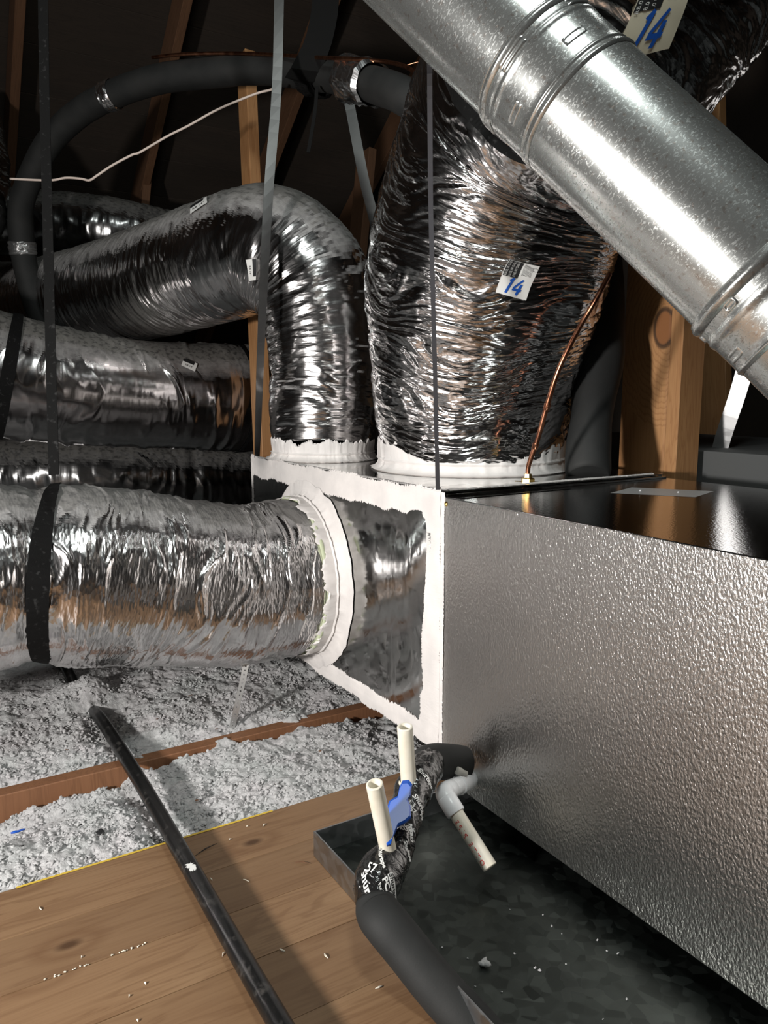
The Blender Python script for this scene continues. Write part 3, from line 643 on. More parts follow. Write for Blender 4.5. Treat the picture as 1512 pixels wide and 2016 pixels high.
# ------------------------------------------------------------ galvanised vent pipe
VA, VB = P(0.7199,0.8239,1.2792), P(0.8770,0.5639,0.9738)
ax = (VB - VA).normalized(); LV = (VB - VA).length; V0 = VA - ax * .62
vp = thing('vent_pipe', 'bright galvanised vent pipe slanting down across the upper right', 'pipe', V0)
def sv(t): return .62 + t * LV
b1, b2, b3, b4 = sv(.035), sv(.225), sv(.955), sv(1.13)
def bead(s, r, h=.0022, w=.0035): return [(s - w * 1.5, r), (s - w, r + h * .3), (s - w * .5, r + h * .85), (s, r + h), (s + w * .5, r + h * .85), (s + w, r + h * .3), (s + w * 1.5, r)]
def flt(a, b, r, n=10): return [(a + (b - a) * k / n, r) for k in range(n + 1)]
lathe('pipe_section', V0, ax, flt(0, b1 - .003, .0865, 20), MT['pipe_steel'], vp, 128)
lathe('coupling_band', V0, ax, [(b1 - .008, .0867), (b1 - .006, .0905)] + bead(b1, .0900) + flt(b1 + .006, b1 + .014, .0888, 2) + bead(b1 + .020, .0884, .0012) + flt(b1 + .027, b2 - .016, .0884, 8) + bead(b2 - .006, .0886, .0012, .002) + [(b2 - .002, .0886)] + bead(b2 + .004, .0896, .0016, .0022) + [(b2 + .008, .0888)], MT['pipe_steel'], vp, 128)
lathe('pipe_section', V0, ax, flt(b2, b3 - .003, .0885, 40), MT['pipe_steel'], vp, 128)
lathe('coupling_band', V0, ax, [(b3 - .009, .0887), (b3 - .007, .0925)] + bead(b3, .0920, .003, .005) + flt(b3 + .009, b3 + .018, .0900, 2) + bead(b3 + .026, .0900, .0018, .005) + flt(b3 + .036, b4 - .016, .0898, 8) + bead(b4 - .004, .0900, .0016, .002) + [(b4 + .001, .0888)], MT['pipe_steel'], vp, 128)
lathe('pipe_section', V0, ax, flt(b4, b4 + .5, .0880, 10), MT['pipe_steel'], vp, 128)
h_ = np.array([0, 0, 1.]); z_ = np.array(ax); x_ = h_ - z_ * h_.dot(z_); x_ /= np.linalg.norm(x_); y_ = np.cross(z_, x_)
camdir = (Vector((0, 0, .85)) - VA).normalized(); th0 = math.atan2(camdir.dot(Vector(y_)), camdir.dot(Vector(x_)))
def slot(s, th, rr, span, wdt, name='lock_dimple', hgt=.0022):
    V = []; F = []; n = 14; m = 7
    for i in range(n + 1):
        for j in range(m + 1):
            u = i / n * 2 - 1; v = j / m * 2 - 1; d = max(abs(u) ** 6, abs(v) ** 2.0); q = max(0, 1 - min(1, (abs(u) ** 8 + abs(v) ** 2.4)))
            rim = math.exp(-((math.hypot(max(0, abs(u) * span * rr - span * rr + wdt), v * wdt) / wdt - .72) / .22) ** 2)
            R = rr - .0004 + hgt * rim * (1 if q > 0 else 0); t = th + u * span; ss = s + v * wdt * 1.15
            V.append(V0 + Vector(z_) * ss + (Vector(x_) * math.cos(t) + Vector(y_) * math.sin(t)) * R)
    for i in range(n):
        for j in range(m): a = i * (m + 1) + j; F.append((a, a + 1, a + m + 2, a + m + 1))
    return mesh(name, V, F, MT['pipe_steel'], vp, True)
sgn = 1
for k in range(5): slot(b2 - .030, th0 - .62 + k * 1.26, .0885, .19, .0055)
for k in range(5): slot(b1 + .010, th0 + .08 + k * 1.26, .0892, .24, .0045, hgt=.003)
for k in range(5): slot(b3 + .055, th0 - .25 + k * 1.26, .0900, .19, .0055)
for k in range(6): slot(b3 + .012, th0 - .6 + k * 1.05, .0903, .10, .0050, hgt=.003)
# ------------------------------------------------------------ hanger straps
def strapthing(label, pts, wd, wdir, mat='strap', cat='strap', name='hanger_strap', **k):
    return tag(ribbon(name, pts, wd, wdir, MT[mat], None, **k), label, cat)
strapthing('thin grey steel hanger running down in front of the bent duct to the plenum corner', [P(1.0728,2.2994,2.7645), P(0.9638,2.1333,2.0034), P(0.9223,2.0759,1.6774), P(0.8710,2.0231,1.4090), P(0.8405,2.0049,1.1404), P(0.8418,2.0414,0.9533), P(0.9089,2.2529,0.6449)], .026, RT, n=60,
           wdirs=[(.854, -.52, 0), (.854, -.52, 0), (.75, -.3, 0), (.5, .1, 0), (.4, .3, 0)])
strapthing('slanted grey steel hanger reaching from the foil-taped tube towards the large duct', [P(1.2883,2.3554,1.8350), P(1.2965,2.3372,1.7616), P(1.3049,2.2675,1.5359), P(1.3147,2.2078,1.3699), P(1.2976,2.1024,1.1224), P(1.2528,1.9277,0.6610)], .032, RT, n=50)
o = strapthing('dark steel hanger crossing the face of the large duct to the plenum corner', [P(0.6726,0.9921,1.7226), P(0.7123,1.0382,1.3903), P(0.7678,1.1164,1.3547), P(0.8132,1.1760,1.1818), P(0.8285,1.1894,1.0454), P(0.8587,1.2210,0.8634), P(0.8903,1.2535,0.6585)], .0085, RT, mat='strap_dark', n=60, thick=.0015)
_p = P(1.8951,1.3148,0.7459); _hv = ((Vector((-1.15, .62, .80)) - _p).normalized() + (Vector((0, 0, .85)) - _p).normalized()).normalized(); _gw = (P(1.9381,1.3808,0.6003) - P(1.8945,1.2471,1.0248)).cross(_hv).normalized()
strapthing('glaring bright steel hanger between the post and the vent pipe at right', [P(1.8699,1.1071,1.5436), P(1.8945,1.2471,1.0248), P(1.8955,1.2869,0.8554), P(1.9048,1.3299,0.7311), P(1.9381,1.3808,0.6003)], .042, _gw, 'strap_bright', n=30)
# perforated strap under the front duct
pp = [P(0.6793,1.7779,0.1936), P(0.6666,1.7853,0.1263), P(0.6559,1.7981,0.0628), P(0.6438,1.8203,-0.0189), P(0.6324,1.8284,-0.0783)]
q, Lp = spline([tuple(p) for p in pp], 60); Tp = np.gradient(q, axis=0); Tp /= np.linalg.norm(Tp, axis=1)[:, None]; Wp = np.array(RT)[None] - Tp * (Tp @ np.array(RT))[:, None]; Wp /= np.linalg.norm(Wp, axis=1)[:, None]
def onp(x, y):
    u = min(max(y / Lp, 0), .9999) * 59; i = int(u); f = u - i; return Vector((q[i] * (1 - f) + q[i + 1] * f) + Wp[i] * x)
V = []; F = []; cell = .0115; hw = .0075; ncell = int(Lp / cell)
for c_ in range(ncell):
    y0 = c_ * cell; n0 = len(V); ho = .0019 if c_ % 2 else .0026; sqp = [(-1, -1), (0, -1), (1, -1), (1, 0), (1, 1), (0, 1), (-1, 1), (-1, 0)]
    for sx_, sy_ in sqp: V.append(onp(sx_ * hw, y0 + cell / 2 + sy_ * cell / 2))
    for sx_, sy_ in sqp: l_ = math.hypot(sx_, sy_); V.append(onp(sx_ / l_ * ho, y0 + cell / 2 + sy_ / l_ * ho))
    for k in range(8): F.append((n0 + k, n0 + (k + 1) % 8, n0 + 8 + (k + 1) % 8, n0 + 8 + k))
o = tag(mesh('perforated_strap', V, F, MT['strap_perf'], None), 'thin perforated steel strap below the nearest duct, ending in the insulation', 'strap')
md_ = o.modifiers.new('s', 'SOLIDIFY'); md_.thickness = .0012
# black webbing
wb = thing('webbing_sling', 'black webbing hanging down at the left and looped round the nearest duct', 'strap', P(0.2351,1.7174,0.6559))
ribbon('webbing_strap', [P(0.3676,2.0699,2.3959), P(0.3101,1.8900,1.7314), P(0.2917,1.8515,1.4566), P(0.2725,1.7909,1.1882), P(0.2537,1.7313,0.9263), P(0.2366,1.6746,0.6862)], .021, RT, MT['web'], wb, n=50, thick=.002)
i0 = int(np.argmin(np.linalg.norm(T1.c - np.array((.205, 1.858, .41)), axis=1))); s1 = i0 / (T1.nu - 1) * T1.L
def loop(name, t, s, w, mat, parent, off=.004, tilt=0.0, n=90, a0=0, a1=2 * math.pi, bow=0, taper=False):
    V = []; F = []
    for k in range(n + 1):
        a = a0 + (a1 - a0) * k / n
        for m_ in range(2):
            for o_ in (off, off + .0016): V.append(sample(t, s + (m_ - .5) * w * ((.35 + .65 * max(0, -math.sin(a)) ** .6) if taper else 1) + tilt * math.sin(a) + bow * math.cos(a), a, o_))
    for k in range(n):
        a = k * 4
        for e in ((0, 1, 5, 4), (1, 3, 7, 5), (3, 2, 6, 7), (2, 0, 4, 6)): F.append(tuple(a + q for q in e))
    return mesh(name, V, F, mat, parent)
loop('webbing_loop', T1, s1 - .03, .040, MT['web'], wb, .003, tilt=-.05, taper=True)
wb2 = thing('webbing_sling', 'black webbing loop round the dusty left duct near the edge', 'strap', P(0.2982,2.6999,1.0598))
i0 = int(np.argmin(np.linalg.norm(T4.c - np.array(P(0.2833,2.8715,0.9101)), axis=1))); loop('webbing_loop', T4, i0 / (T4.nu - 1) * T4.L, .030, MT['web'], wb2, .004)
o = loop('foil_tie', T4, (int(np.argmin(np.linalg.norm(T4.c - np.array(P(1.0805,2.8924,0.8285)), axis=1))) / (T4.nu - 1)) * T4.L, .012, MT['blackfilm'], D4, .002)
wb3 = thing('webbing_sling', 'black webbing slung across the upper part of the large duct under the vent pipe', 'strap', P(0.8935,1.0641,1.2265))
def onfront(t, target):
    d = np.linalg.norm(t.V - np.array(target), axis=2); i, j = np.unravel_index(d.argmin(), d.shape); p = t.V[i, j]; n = p - t.c[i]; n /= np.linalg.norm(n); return Vector(p + n * .004)
ribbon('webbing_strap', [onfront(T3, p_) for p_ in (P(0.9392,1.3208,1.4899), P(0.9197,1.2593,1.4119), P(0.9146,1.2147,1.3446), P(0.9255,1.1745,1.2902), P(0.9481,1.1289,1.2452), P(0.9999,1.0914,1.2119), P(1.0751,1.0648,1.1870), P(1.1720,1.0734,1.1681))], .026, Vector((-.2, .3, .8)), MT['web'], wb3, n=70, thick=.002)
# ------------------------------------------------------------ refrigerant line set
ls = thing('refrigerant_line', 'fat black foam-insulated line arching across the top behind the ducts', 'refrigerant line', P(0.9258,2.5851,1.8839))
TL = tube('foam_sleeve', [(*P(0.4914,3.3447,1.0171), .04), (*P(0.4364,3.3574,1.2297), .042), (*P(0.4128,3.3497,1.4350), .046), (*P(0.4200,3.2870,1.5714), .044), (*P(0.4902,3.1534,1.7241), .045), (*P(0.5765,3.0219,1.8117), .045), (*P(0.6608,2.8826,1.8498), .045), (*P(0.7809,2.7187,1.8723), .045), (*P(0.9247,2.5351,1.8658), .045), (*P(1.0426,2.3634,1.8374), .045), (*P(1.1111,2.1547,1.7659), .045), (*P(1.1195,1.9324,1.6790), .045), (*P(1.1170,1.7262,1.5789), .045), (*P(1.2165,1.6899,1.5166), .045), (*P(1.3627,1.7061,1.4438), .045)],
          MT['foam'], ls, 200, 32, lambda S, TH, R: .0018 * fbm(S * 9, TH / 6.2832 * 4, 301, 2, 4))
tube('copper_tube', [P(0.7602,2.6940,1.9280), P(0.8287,2.5909,1.9160), P(0.9338,2.4642,1.8974), P(1.0200,2.3098,1.8579), P(1.0610,2.1192,1.7943), P(1.0737,1.9339,1.7299), P(1.1258,1.8377,1.7006), P(1.1289,1.7452,1.6583), P(1.1331,1.7007,1.6234), P(1.1852,1.7251,1.6056)], MT['copper'], ls, 90, 12, rad=.0055)
tube('copper_tube', [P(1.1411,1.7758,1.6721), P(1.1762,1.7565,1.6836), P(1.2154,1.7588,1.6973)], MT['copper'], ls, 12, 10, rad=.003)
def tapewrap(name, t, target, w, mat, parent, amp=.004, off=.0015, seed=3, n=40):
    i = int(np.argmin(np.linalg.norm(t.c - np.array(target), axis=1))); s = i / (t.nu - 1) * t.L; V = []; m = 14; nv = 64
    for a in range(m + 1):
        for b in range(nv):
            th = b / nv * 6.28319; V.append(sample(t, s + (a / m - .5) * w, th, off + amp * (.5 + .5 * float(ridge(np.array(a * .31 + b * .06), np.array(b / nv * 7), seed, 2, 7))) * (.35 if a in (0, m) else 1)))
    F = [(a * nv + b, a * nv + (b + 1) % nv, (a + 1) * nv + (b + 1) % nv, (a + 1) * nv + b) for a in range(m) for b in range(nv)]
    return mesh(name, V, F, mat, parent, False)
MT['tape_foil'] = plain('foil_tape', (.92, .92, .93), .24, 1.)
tapewrap('foil_tape', TL, P(1.1140,1.9616,1.6911), .17, MT['tape_foil'], ls, .014, .002, 5)
tapewrap('foil_tape', TL, P(0.6612,2.8833,1.8550), .042, MT['tape_foil'], ls, .004, .001, 8)
tapewrap('foil_tape', TL, P(0.4158,3.3524,1.3945), .05, plain('dull_foil_tape', (.35, .35, .35), .3, .8), ls, .004, .001, 9)
hb = thing('hanging_film_strap', 'black plastic film strap tied round the insulated line at top centre', 'strap', P(1.0981,2.2282,1.8012))
ribbon('film_strip', [P(1.1196,2.1466,2.7322), P(1.0928,2.1060,2.0251), P(1.0792,2.1016,1.8890), P(1.0607,2.1114,1.8156), P(1.0379,2.1389,1.7599), P(1.0355,2.1855,1.7472)], .075, RT, MT['blackfilm'], hb, n=30, thick=.003)
tapewrap('film_wrap', TL, P(1.1039,2.1995,1.7930), .085, MT['blackfilm'], hb, .012, .004, 11)
ribbon('film_strip', [P(1.0642,2.1151,1.7168), P(1.0535,2.1087,1.6451), P(1.0281,2.1033,1.5303)], .010, RT, MT['blackfilm'], hb, n=20, thick=.003)
tag(tube('cable', [P(0.3143,2.7100,1.4969), P(0.4141,2.6360,1.4896), P(0.4563,2.5993,1.4945), P(0.4933,2.5638,1.4887), P(0.5117,2.5395,1.4814), P(0.5314,2.5178,1.4937), P(0.5727,2.4981,1.5237), P(0.6271,2.4707,1.5552), P(0.6445,2.4612,1.5612), P(0.7196,2.4241,1.6092), P(0.7739,2.3964,1.6392), P(0.8557,2.3556,1.6887), P(0.9499,2.3060,1.7322), P(0.9878,2.2605,1.7394), P(0.9941,2.2337,1.7434)], MT['wire'], None, 120, 10, rad=.0034).o, 'thin pale cable sloping up to the left steel hanger below the arched line', 'cable')
# right side: foam sleeve and copper line entering the cabinet top
fs = tag(tube('insulated_suction_line', [(*P(1.5992,1.5177,1.3955), .032), (*P(1.5786,1.4797,1.2466), .036), (*P(1.5516,1.4414,1.0747), .044), (*P(1.4892,1.3963,0.9432), .058), (*P(1.4314,1.3615,0.8179), .050), (*P(1.3904,1.3335,0.7214), .052), (*P(1.3738,1.3162,0.6683), .053), (*P(1.3673,1.3092,0.6534), .047)], MT['foam'], None, 90, 40,
         lambda S, TH, R: .002 * fbm(S * 9, TH / 6.2832 * 4, 331, 2, 4)).o, 'black foam-sleeved line standing on the cabinet beside the large duct', 'refrigerant line')
cl = thing('liquid_line', 'bare copper line slanting up from a brass nut on the cabinet top', 'copper line', P(1.1614,1.2898,0.6450))
tube('copper_tube', [P(1.1616,1.2908,0.6643), P(1.1609,1.2893,0.6871), P(1.1617,1.2812,0.7103), P(1.1648,1.2639,0.7558), P(1.1664,1.2403,0.8274), P(1.1709,1.2149,0.8986), P(1.1942,1.1907,0.9742), P(1.2308,1.1797,1.0368), P(1.2861,1.1928,1.0988)], MT['copper'], cl, 90, 14, rad=.0055)
for p_, q_ in ((P(1.1644,1.2723,0.7353), P(1.1661,1.2639,0.7601)), (P(1.1671,1.2424,0.8220), P(1.1689,1.2374,0.8393))): lathe('brazed_joint', p_, (q_ - p_), [(-.008, .0056), (-.006, .0072), (.006, .0075), (.008, .0056)], MT['copper'], cl, 16)
nb = P(1.1614,1.2898,0.6450); nb.z = ZT + .0016
lathe('flare_nut', nb, (0, 0, 1), [(0, .001), (0, .0145), (.001, .0155), (.017, .0155), (.018, .0135), (.019, .0095), (.027, .0085), (.027, .001)], MT['brass'], cl, 6, False)
lathe('service_stub', nb + Vector((-.008, .010, .006)), (-.6, .8, 0), [(0, .0045), (.016, .0045), (.017, .0035), (.017, .001)], MT['brass'], cl, 12)
lathe('service_stub', nb + Vector((.008, -.010, .006)), (.6, -.8, 0), [(0, .0045), (.013, .0045), (.014, .0035), (.014, .001)], MT['brass'], cl, 12)
wl_ = thing('warning_tag', 'small black tag printed in white lying at the back edge of cabinet', 'tag', (1.52, .80, ZT))
mesh('tag_sheet', [(1.545, .875, ZT + .002), (1.548, .79, ZT + .002), (1.50, .775, ZT + .003), (1.495, .855, ZT + .003), (1.545, .875, ZT + .0028), (1.548, .79, ZT + .0028), (1.50, .775, ZT + .0038), (1.495, .855, ZT + .0038)], [(3, 2, 1, 0), (4, 5, 6, 7), (0, 1, 5, 4), (1, 2, 6, 5), (2, 3, 7, 6), (3, 0, 4, 7)], MT['black_ink'], wl_)
fp = flat((1.522, .823, ZT + .0036), (.04, -.8, 0), (.8, .04, 0), (0, 0, 1))
patch_text('print', fp, 'WARNING CHECK ALL', 0, .014, .0085, MT['white_ink'], wl_, .0006); patch_text('print', fp, 'JOINTS FOR LEAKS', 0, .002, .0085, MT['white_ink'], wl_, .0006); patch_text('print', fp, 'SEE 33 42 8', 0, -.011, .0085, MT['white_ink'], wl_, .0006)
# ------------------------------------------------------------ black gas pipe on the planks
gp = tag(tube('black_pipe', [(.352, -.9, .027), (.351, 0, .027), (.3515, .85, .027), (.354, 1.2, .027), (.356, 1.6, .027), (.352, 1.95, .026), (.346, 2.10, .012), (.334, 2.20, .022), (.330, 2.30, .046), (.324, 2.50, .052), (.315, 2.75, .03)], MT['gas'], None, 160, 28, rad=.0155).o, 'long straight black pipe across the planks, vanishing into the insulation', 'pipe')
paint = patch_quad('paint_chip', flat((.350, 1.214, .0424), (1, 0, 0), (0, 1, 0), (0, 0, 1)), -.007, -.012, .007, .011, MT['white_ink'], gp, .0004, 5, .0035)
# ------------------------------------------------------------ condensate trap, valve, stubs
tr = thing('condensate_trap', 'drain trap wrapped in white-printed black tape beside the cabinet corner', 'drain trap', (.60, .95, .1))
TT = tube('tape_wrap', [(*P(0.5398,0.9125,0.0817), .028), (*P(0.5500,0.9251,0.1000), .033), (*P(0.5691,0.9417,0.1126), .034), (*P(0.5970,0.9550,0.1164), .028), (*P(0.6215,0.9725,0.1316), .0235), (*P(0.6472,0.9957,0.1503), .026), (*P(0.6716,1.0192,0.1655), .029), (*P(0.6982,1.0405,0.1761), .031), (*P(0.7332,1.0669,0.1784), .028), (*P(0.7706,1.1015,0.1681), .027)],
          MT['tape'], tr, 200, 48, lambda S, TH, R: .0022 * ridge(S * 34 + TH * .9, TH / 6.2832 * 5, 401, 2, 5) + .0012 * ridge(S * 90, TH / 6.2832 * 7, 411, 2, 7))
tube('foam_sleeve', [(*P(0.7612,1.1178,0.1605), .030), (*P(0.7975,1.1299,0.1538), .034), (*P(0.8417,1.1360,0.1396), .034), (*P(0.8759,1.1368,0.1282), .033)], MT['foam'], tr, 40, 32)
def stub(name, base, top, r, seed=0):
    base, top = Vector(base), Vector(top); a = top - base; L = a.length
    o = lathe(name, base, a, [(0, r), (L - .001, r), (L, r - .001), (L, r - .0035), (L - .001, r - .0042), (L - .05, r - .0042)], MT['pvc'], tr, 40)
    lathe('tee_socket', base - a.normalized() * .004, a, [(-.02, r + .004), (.010, r + .004), (.0115, r + .003), (.0115, r), (.006, r)], MT['pvc'], tr, 40); return o
stub('standpipe', P(0.5887,0.9508,0.1303), P(0.5539,0.9372,0.2656), .0133)
stub('standpipe', P(0.6755,1.0269,0.1886), P(0.6620,1.0197,0.3001), .0133)
# blue valve handle: lobed wedge with a lever
hx = [( -.012, .058), (.004, .062), (.012, .050), (.012, .022), (.018, .006), (.014, -.022), (.004, -.030), (-.006, -.044), (-.014, -.060), (-.020, -.052), (-.018, -.020), (-.020, .004), (-.016, .018), (-.006, .030)]
hx = [(.002, .052), (.012, .053), (.018, .046), (.017, .028), (.012, .022), (.018, .010), (.020, -.008), (.012, -.016), (.000, -.022), (-.004, -.034), (-.008, -.050), (-.014, -.052), (-.018, -.040), (-.018, -.018), (-.020, .000), (-.017, .018), (-.004, .026), (-.002, .042)]
hp = P(0.6119,0.9593,0.1899); HX, HY = _dir_x, _dir_y = (P(0.6299,0.9646,0.1819) - P(0.6019,0.9817,0.1819)).normalized(), (P(0.6356,0.9997,0.1988) - P(0.6031,0.9588,0.1580)).normalized(); HN = HX.cross(HY).normalized()
V = []; nb_ = len(hx)
for lv, sc_, of in ((0, 1, -.004), (1, 1, .003), (2, .86, .006)):
    for a, b in hx: V.append(hp + HX * a * sc_ * 1.0 + HY * b * sc_ * 1.0 + HN * of)
F = [tuple(range(nb_))[::-1], tuple(range(2 * nb_, 3 * nb_))] + [(l * nb_ + k, l * nb_ + (k + 1) % nb_, (l + 1) * nb_ + (k + 1) % nb_, (l + 1) * nb_ + k) for l in (0, 1) for k in range(nb_)]
vh = mesh('valve_handle', V, F, MT['blue'], tr); vh['label'] = 'blue plastic valve handle'
lathe('valve_stem', hp - HN * .022, HN, [(0, .011), (.012, .011), (.016, .006), (.019, .006)], MT['pvc_white'], tr, 24)
# printing on the tape
def tp(x, y, d, rx, ry): return Patch(TT, P(0.0000,0.0000,0.8500) * 0 + Vector(x), Vector(rx))
def tape_print(target, right, items):
    pt = Patch(TT, target, right)
    for s_, x_, y_, size, kw in items: patch_text('tape_print', pt, s_, x_, y_, size, MT['white_ink'], tr, kw.pop('off', .0012), **kw)
    return pt
dn = (P(0.5529,0.9133,0.0975) - P(0.5479,0.9260,0.1509)).normalized(); dr = (P(0.5671,0.9026,0.0860) - P(0.5631,0.9154,0.1433)).normalized()
pt = Patch(TT, P(0.5558,0.8990,0.1259), dr)
patch_quad('tape_print', pt, -.006, .0035, .034, .0125, MT['white_ink'], tr, .0014, 10)
patch_text('tape_print', pt, 'Shurtape', .013, .008, .0105, MT['black_ink'], tr, .0020, bold=.0003, shear=.2)
patch_text('tape_print', pt, 'PC 857', .012, -.0025, .0115, MT['white_ink'], tr, .0016, bold=.0005)
patch_text('tape_print', pt, 'For Linear Flow', .012, -.011, .005, MT['white_ink'], tr, .0016)
for tgt, rr_, s_, z_s in ((P(0.5322,0.9235,0.1493), P(0.5653,0.9446,0.1157) - P(0.5505,0.9553,0.1251), '57', .014), (P(0.5297,0.9195,0.1190), P(0.5620,0.9391,0.0742) - P(0.5483,0.9517,0.0977), 'Shurt', .013), (P(0.5622,0.9288,0.1488), dr, 'Shurtape', .008),
                         (P(0.6410,0.9818,0.1834), P(0.6299,0.9211,0.2034) - P(0.6111,0.9361,0.2230), 'PC 857', .010), (P(0.6357,0.9552,0.1495), P(0.6058,0.9273,0.1564) - P(0.6164,0.9265,0.1878), 'PC 857', .009), (P(0.6668,0.9872,0.1687), P(0.6252,0.9211,0.1878) - P(0.6222,0.9315,0.2347), 'Shurtape', .012),
                         (P(0.7036,1.0176,0.1990), P(0.6432,0.9187,0.2347) - P(0.6369,0.9296,0.2739), 'Shurtape', .011), (P(0.6255,0.9622,0.1535), P(0.6211,0.9220,0.1784) - P(0.6014,0.9354,0.1862), 'MSSHS', .011), (P(0.6248,0.9641,0.1616), P(0.6217,0.9230,0.1862) - P(0.6021,0.9364,0.1940), 'WSHZM', .009), (P(0.6170,0.9399,0.1329), P(0.6036,0.9237,0.1290) - P(0.6105,0.9259,0.1643), 'Shurtape', .008), (P(0.5320,0.9375,0.0949), P(0.5448,0.9489,0.0703) - P(0.5412,0.9553,0.0938), 'WALT', .008)):
    pt = Patch(TT, tgt, rr_); patch_text('tape_print', pt, s_, 0, 0, z_s, MT['white_ink'], tr, .0015, bold=.0003, shear=.15)
pt = Patch(TT, P(0.6506,0.9888,0.1889), P(0.6271,0.9242,0.2112) - P(0.6121,0.9376,0.2347)); patch_quad('tape_print', pt, -.010, -.005, .012, .004, MT['white_ink'], tr, .0013, 6)
patch_text('tape_print', pt, 'SHUR', 0, 0, .008, MT['black_ink'], tr, .0019, bold=.0003)
fd = tag(tube('insulated_drain_line', [(*P(0.5383,0.9099,0.0948), .029), (*P(0.5337,0.8934,0.0866), .0325), (*P(0.5320,0.8647,0.0858), .033), (*P(0.5451,0.8290,0.0636), .0325), (*P(0.5643,0.7755,0.0292), .032), (*P(0.5891,0.7188,-0.0048), .032), (*P(0.6349,0.6310,-0.0737), .032)], MT['foam'], None, 90, 40, lambda S, TH, R: .0008 * fbm(S * 9, TH / 6.2832 * 4, 431, 2, 4)).o,
         'thick black foam-covered drain line running to the bottom edge over the pan rim', 'drain line')
# secondary drain elbow with short cream pipe
el = thing('drain_elbow', 'white PVC elbow on the cabinet side with a short cream pipe', 'pipe elbow', (.86, 1.13, .08))
E0 = P(0.7716,1.0587,0.1313); E1 = Vector((UX, E0.y + .012, E0.z - .004)); E1 = P(0.8971,1.1338,0.0915); E1.x = UX - .0005
d1 = (E1 - E0).normalized(); ep = P(0.7918,0.9469,0.0397); d2 = (ep - E0).normalized()
LA = (E1 - E0).length - .030
lathe('adapter', E0 + d1 * .030, d1, [(0, .0150), (.002, .0165), (LA * .35, .0168), (LA * .36, .0192), (LA * .80, .0192), (LA * .82, .0158), (LA, .0158)], MT['pvc_white'], el, 10)
tube('elbow_body', [(*(E0 + d1 * .036), .0168), (*(E0 + d1 * .018), .0172), (*(E0 + d1 * .004 + d2 * .003), .0176), (*(E0 + d2 * .016), .0172), (*(E0 + d2 * .03), .0168)], MT['pvc_white'], el, 30, 32)
lathe('elbow_socket', E0 + d2 * .008, d2, [(0, .0165), (.002, .0178), (.032, .0178), (.034, .017), (.034, .013)], MT['pvc_white'], el, 40)
lathe('elbow_socket', E0 + d1 * .010, d1, [(0, .0165), (.002, .0176), (.026, .0176), (.028, .017), (.028, .013)], MT['pvc_white'], el, 40)
Ls = (ep - E0).length; r_ = .0134
sp_ = lathe('drain_stub', E0, d2, [(.02, r_), (Ls - .001, r_), (Ls, r_ - .001), (Ls, r_ - .0032), (Ls - .001, r_ - .004), (Ls - .06, r_ - .004)], MT['pvc'], el, 40)
tt_ = Tube(); 
tt_.V = None
class CylPatch:
    def __init__(s, a, d, r, facing, th):
        s.a, s.d, s.r = a, d.normalized(), r; f = facing - s.d * facing.dot(s.d); s.n = f.normalized(); s.b = s.n.cross(s.d); s.th = th
    def __call__(s, x, y, off=.0003):      # x runs towards the start of the pipe, y around it
        t = s.th + y / s.r; return s.a + s.d * (-x) + (s.n * math.cos(t) + s.b * math.sin(t)) * (s.r + off)
cp = CylPatch(E0 + d2 * (Ls - .050), d2, r_, Vector((0, 0, .85)) - E0, -.62)
patch_text('print', cp, 'O T T E   P I P E', 0, 0, .0125, MT['red_ink'], sp_, .0003, bold=.0002)
patch_text('print', cp, 'PVC 1120 SCH40', .072, 0, .0055, MT['red_ink'], sp_, .0003)
lathe('test_plug', P(0.8424,1.0991,0.1346), (-.75, .1, .45), [(-.012, .006), (0, .006), (.001, .0075), (.012, .0075), (.014, .005), (.014, .001)], plain('plug_grey', (.45, .44, .40), .5), el, 20)
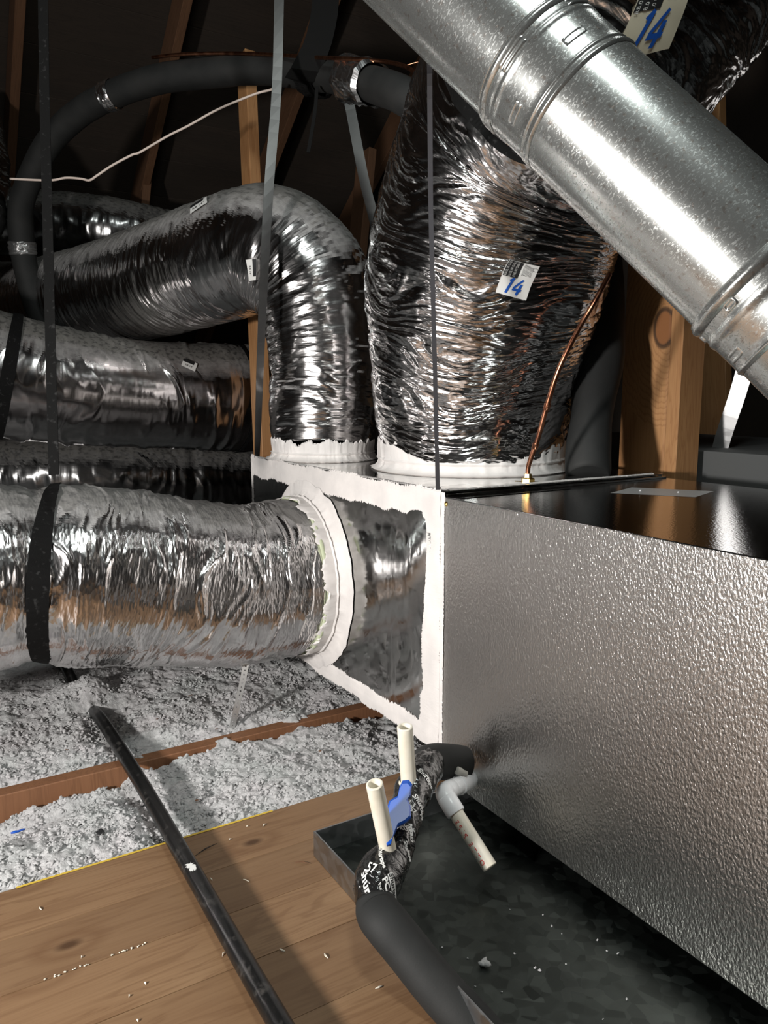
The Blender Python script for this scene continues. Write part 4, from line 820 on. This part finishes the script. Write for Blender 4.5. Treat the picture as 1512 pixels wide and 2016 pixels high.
# ------------------------------------------------------------ small litter
def shave(a, b, w_, mat, label, cat, group=None, name='wood_sliver', h=.001):
    a, b = Vector(a), Vector(b); d = (b - a); s_ = Vector((-d.y, d.x, 0)).normalized() * w_; mi = (a + b) / 2 + Vector((0, 0, h * 1.5)) + s_ * 1.2
    V = [a, a + s_ * .4, mi + s_, b, mi - s_, a + Vector((0, 0, h)), mi + s_ + Vector((0, 0, h)), b + Vector((0, 0, h)), mi - s_ + Vector((0, 0, h))]
    return tag(mesh(name, V, [(0, 4, 2, 1), (4, 3, 2), (5, 6, 8), (8, 6, 7), (0, 5, 8, 4), (4, 8, 7, 3), (3, 7, 6, 2), (2, 6, 5, 1), (0, 1, 5)], mat), label, cat, group)
shave((.385, 1.305, .001), (.432, 1.322, .001), .0011, MT['black_ink'], 'short dark twig lying on the planks right of the black pipe', 'twig', name='twig')
shave((.535, 1.19, .001), (.556, 1.172, .001), .001, MT['rafter'], 'curled rusty staple on the planks beside the pan corner', 'staple', name='staple')
for k in range(26):
    x_, y_ = rng.uniform(-.05, .56), rng.uniform(.55, 1.36); a_ = rng.uniform(0, 3.14); l_ = rng.uniform(.003, .013)
    shave((x_, y_, .0006), (x_ + l_ * math.cos(a_), y_ + l_ * math.sin(a_), .0008), rng.uniform(.0006, .0016), MT['pvc'], 'tiny pale sliver of wood or fluff on the planks', 'sliver', 'pale slivers scattered on the planks')
for k in range(24):
    x_ = rng.uniform(.10, .25); o = npmesh('fluff_bit', variants[k % 10] * rng.uniform(.001, .0022) + [x_, 1.1205 + rng.normal(0, .0008), .0012], ifc, MT['pvc'])
    tag(o, 'white fluff bit caught in the second plank seam left of the black pipe', 'fluff', 'fluff bits in the plank seam')
tag(npmesh('blue_scrap', variants[1] * np.array([.012, .006, .006]) + [.115, 1.585, -.010], ifc, MT['blue'], smooth=False), 'small blue plastic scrap poking out of the insulation at left', 'scrap')
tag(npmesh('black_scrap', variants[2] * np.array([.008, .011, .006]) + [.250, 1.475, .004], ifc, MT['black_ink'], smooth=False), 'small black scrap on the insulation just left of the pipe', 'scrap')
tag(npmesh('white_fluff_tuft', variants[4] * np.array([.010, .012, .026]) + list(P(0.6199,1.8132,-0.0409)), ifc, MT['pvc_white']), 'white tuft stuck where the perforated strap meets the joist', 'tuft')
for k in range(16):
    x_ = float(rng.uniform(-.1, .9)); y_ = float(rng.uniform(1.42, 2.0)); o = npmesh('bark_chip', variants[k % 10] * rng.uniform(.002, .0055) * np.array([1.3, .8, .4]) + [x_, y_, float(ground_h(np.array(x_), np.array(y_))) + .008], ifc, MT['rafter'] if k % 3 else MT['black_ink'], smooth=False)
    tag(o, 'small dark chip or crumb lying on the pale insulation', 'chip', 'dark crumbs in the insulation')
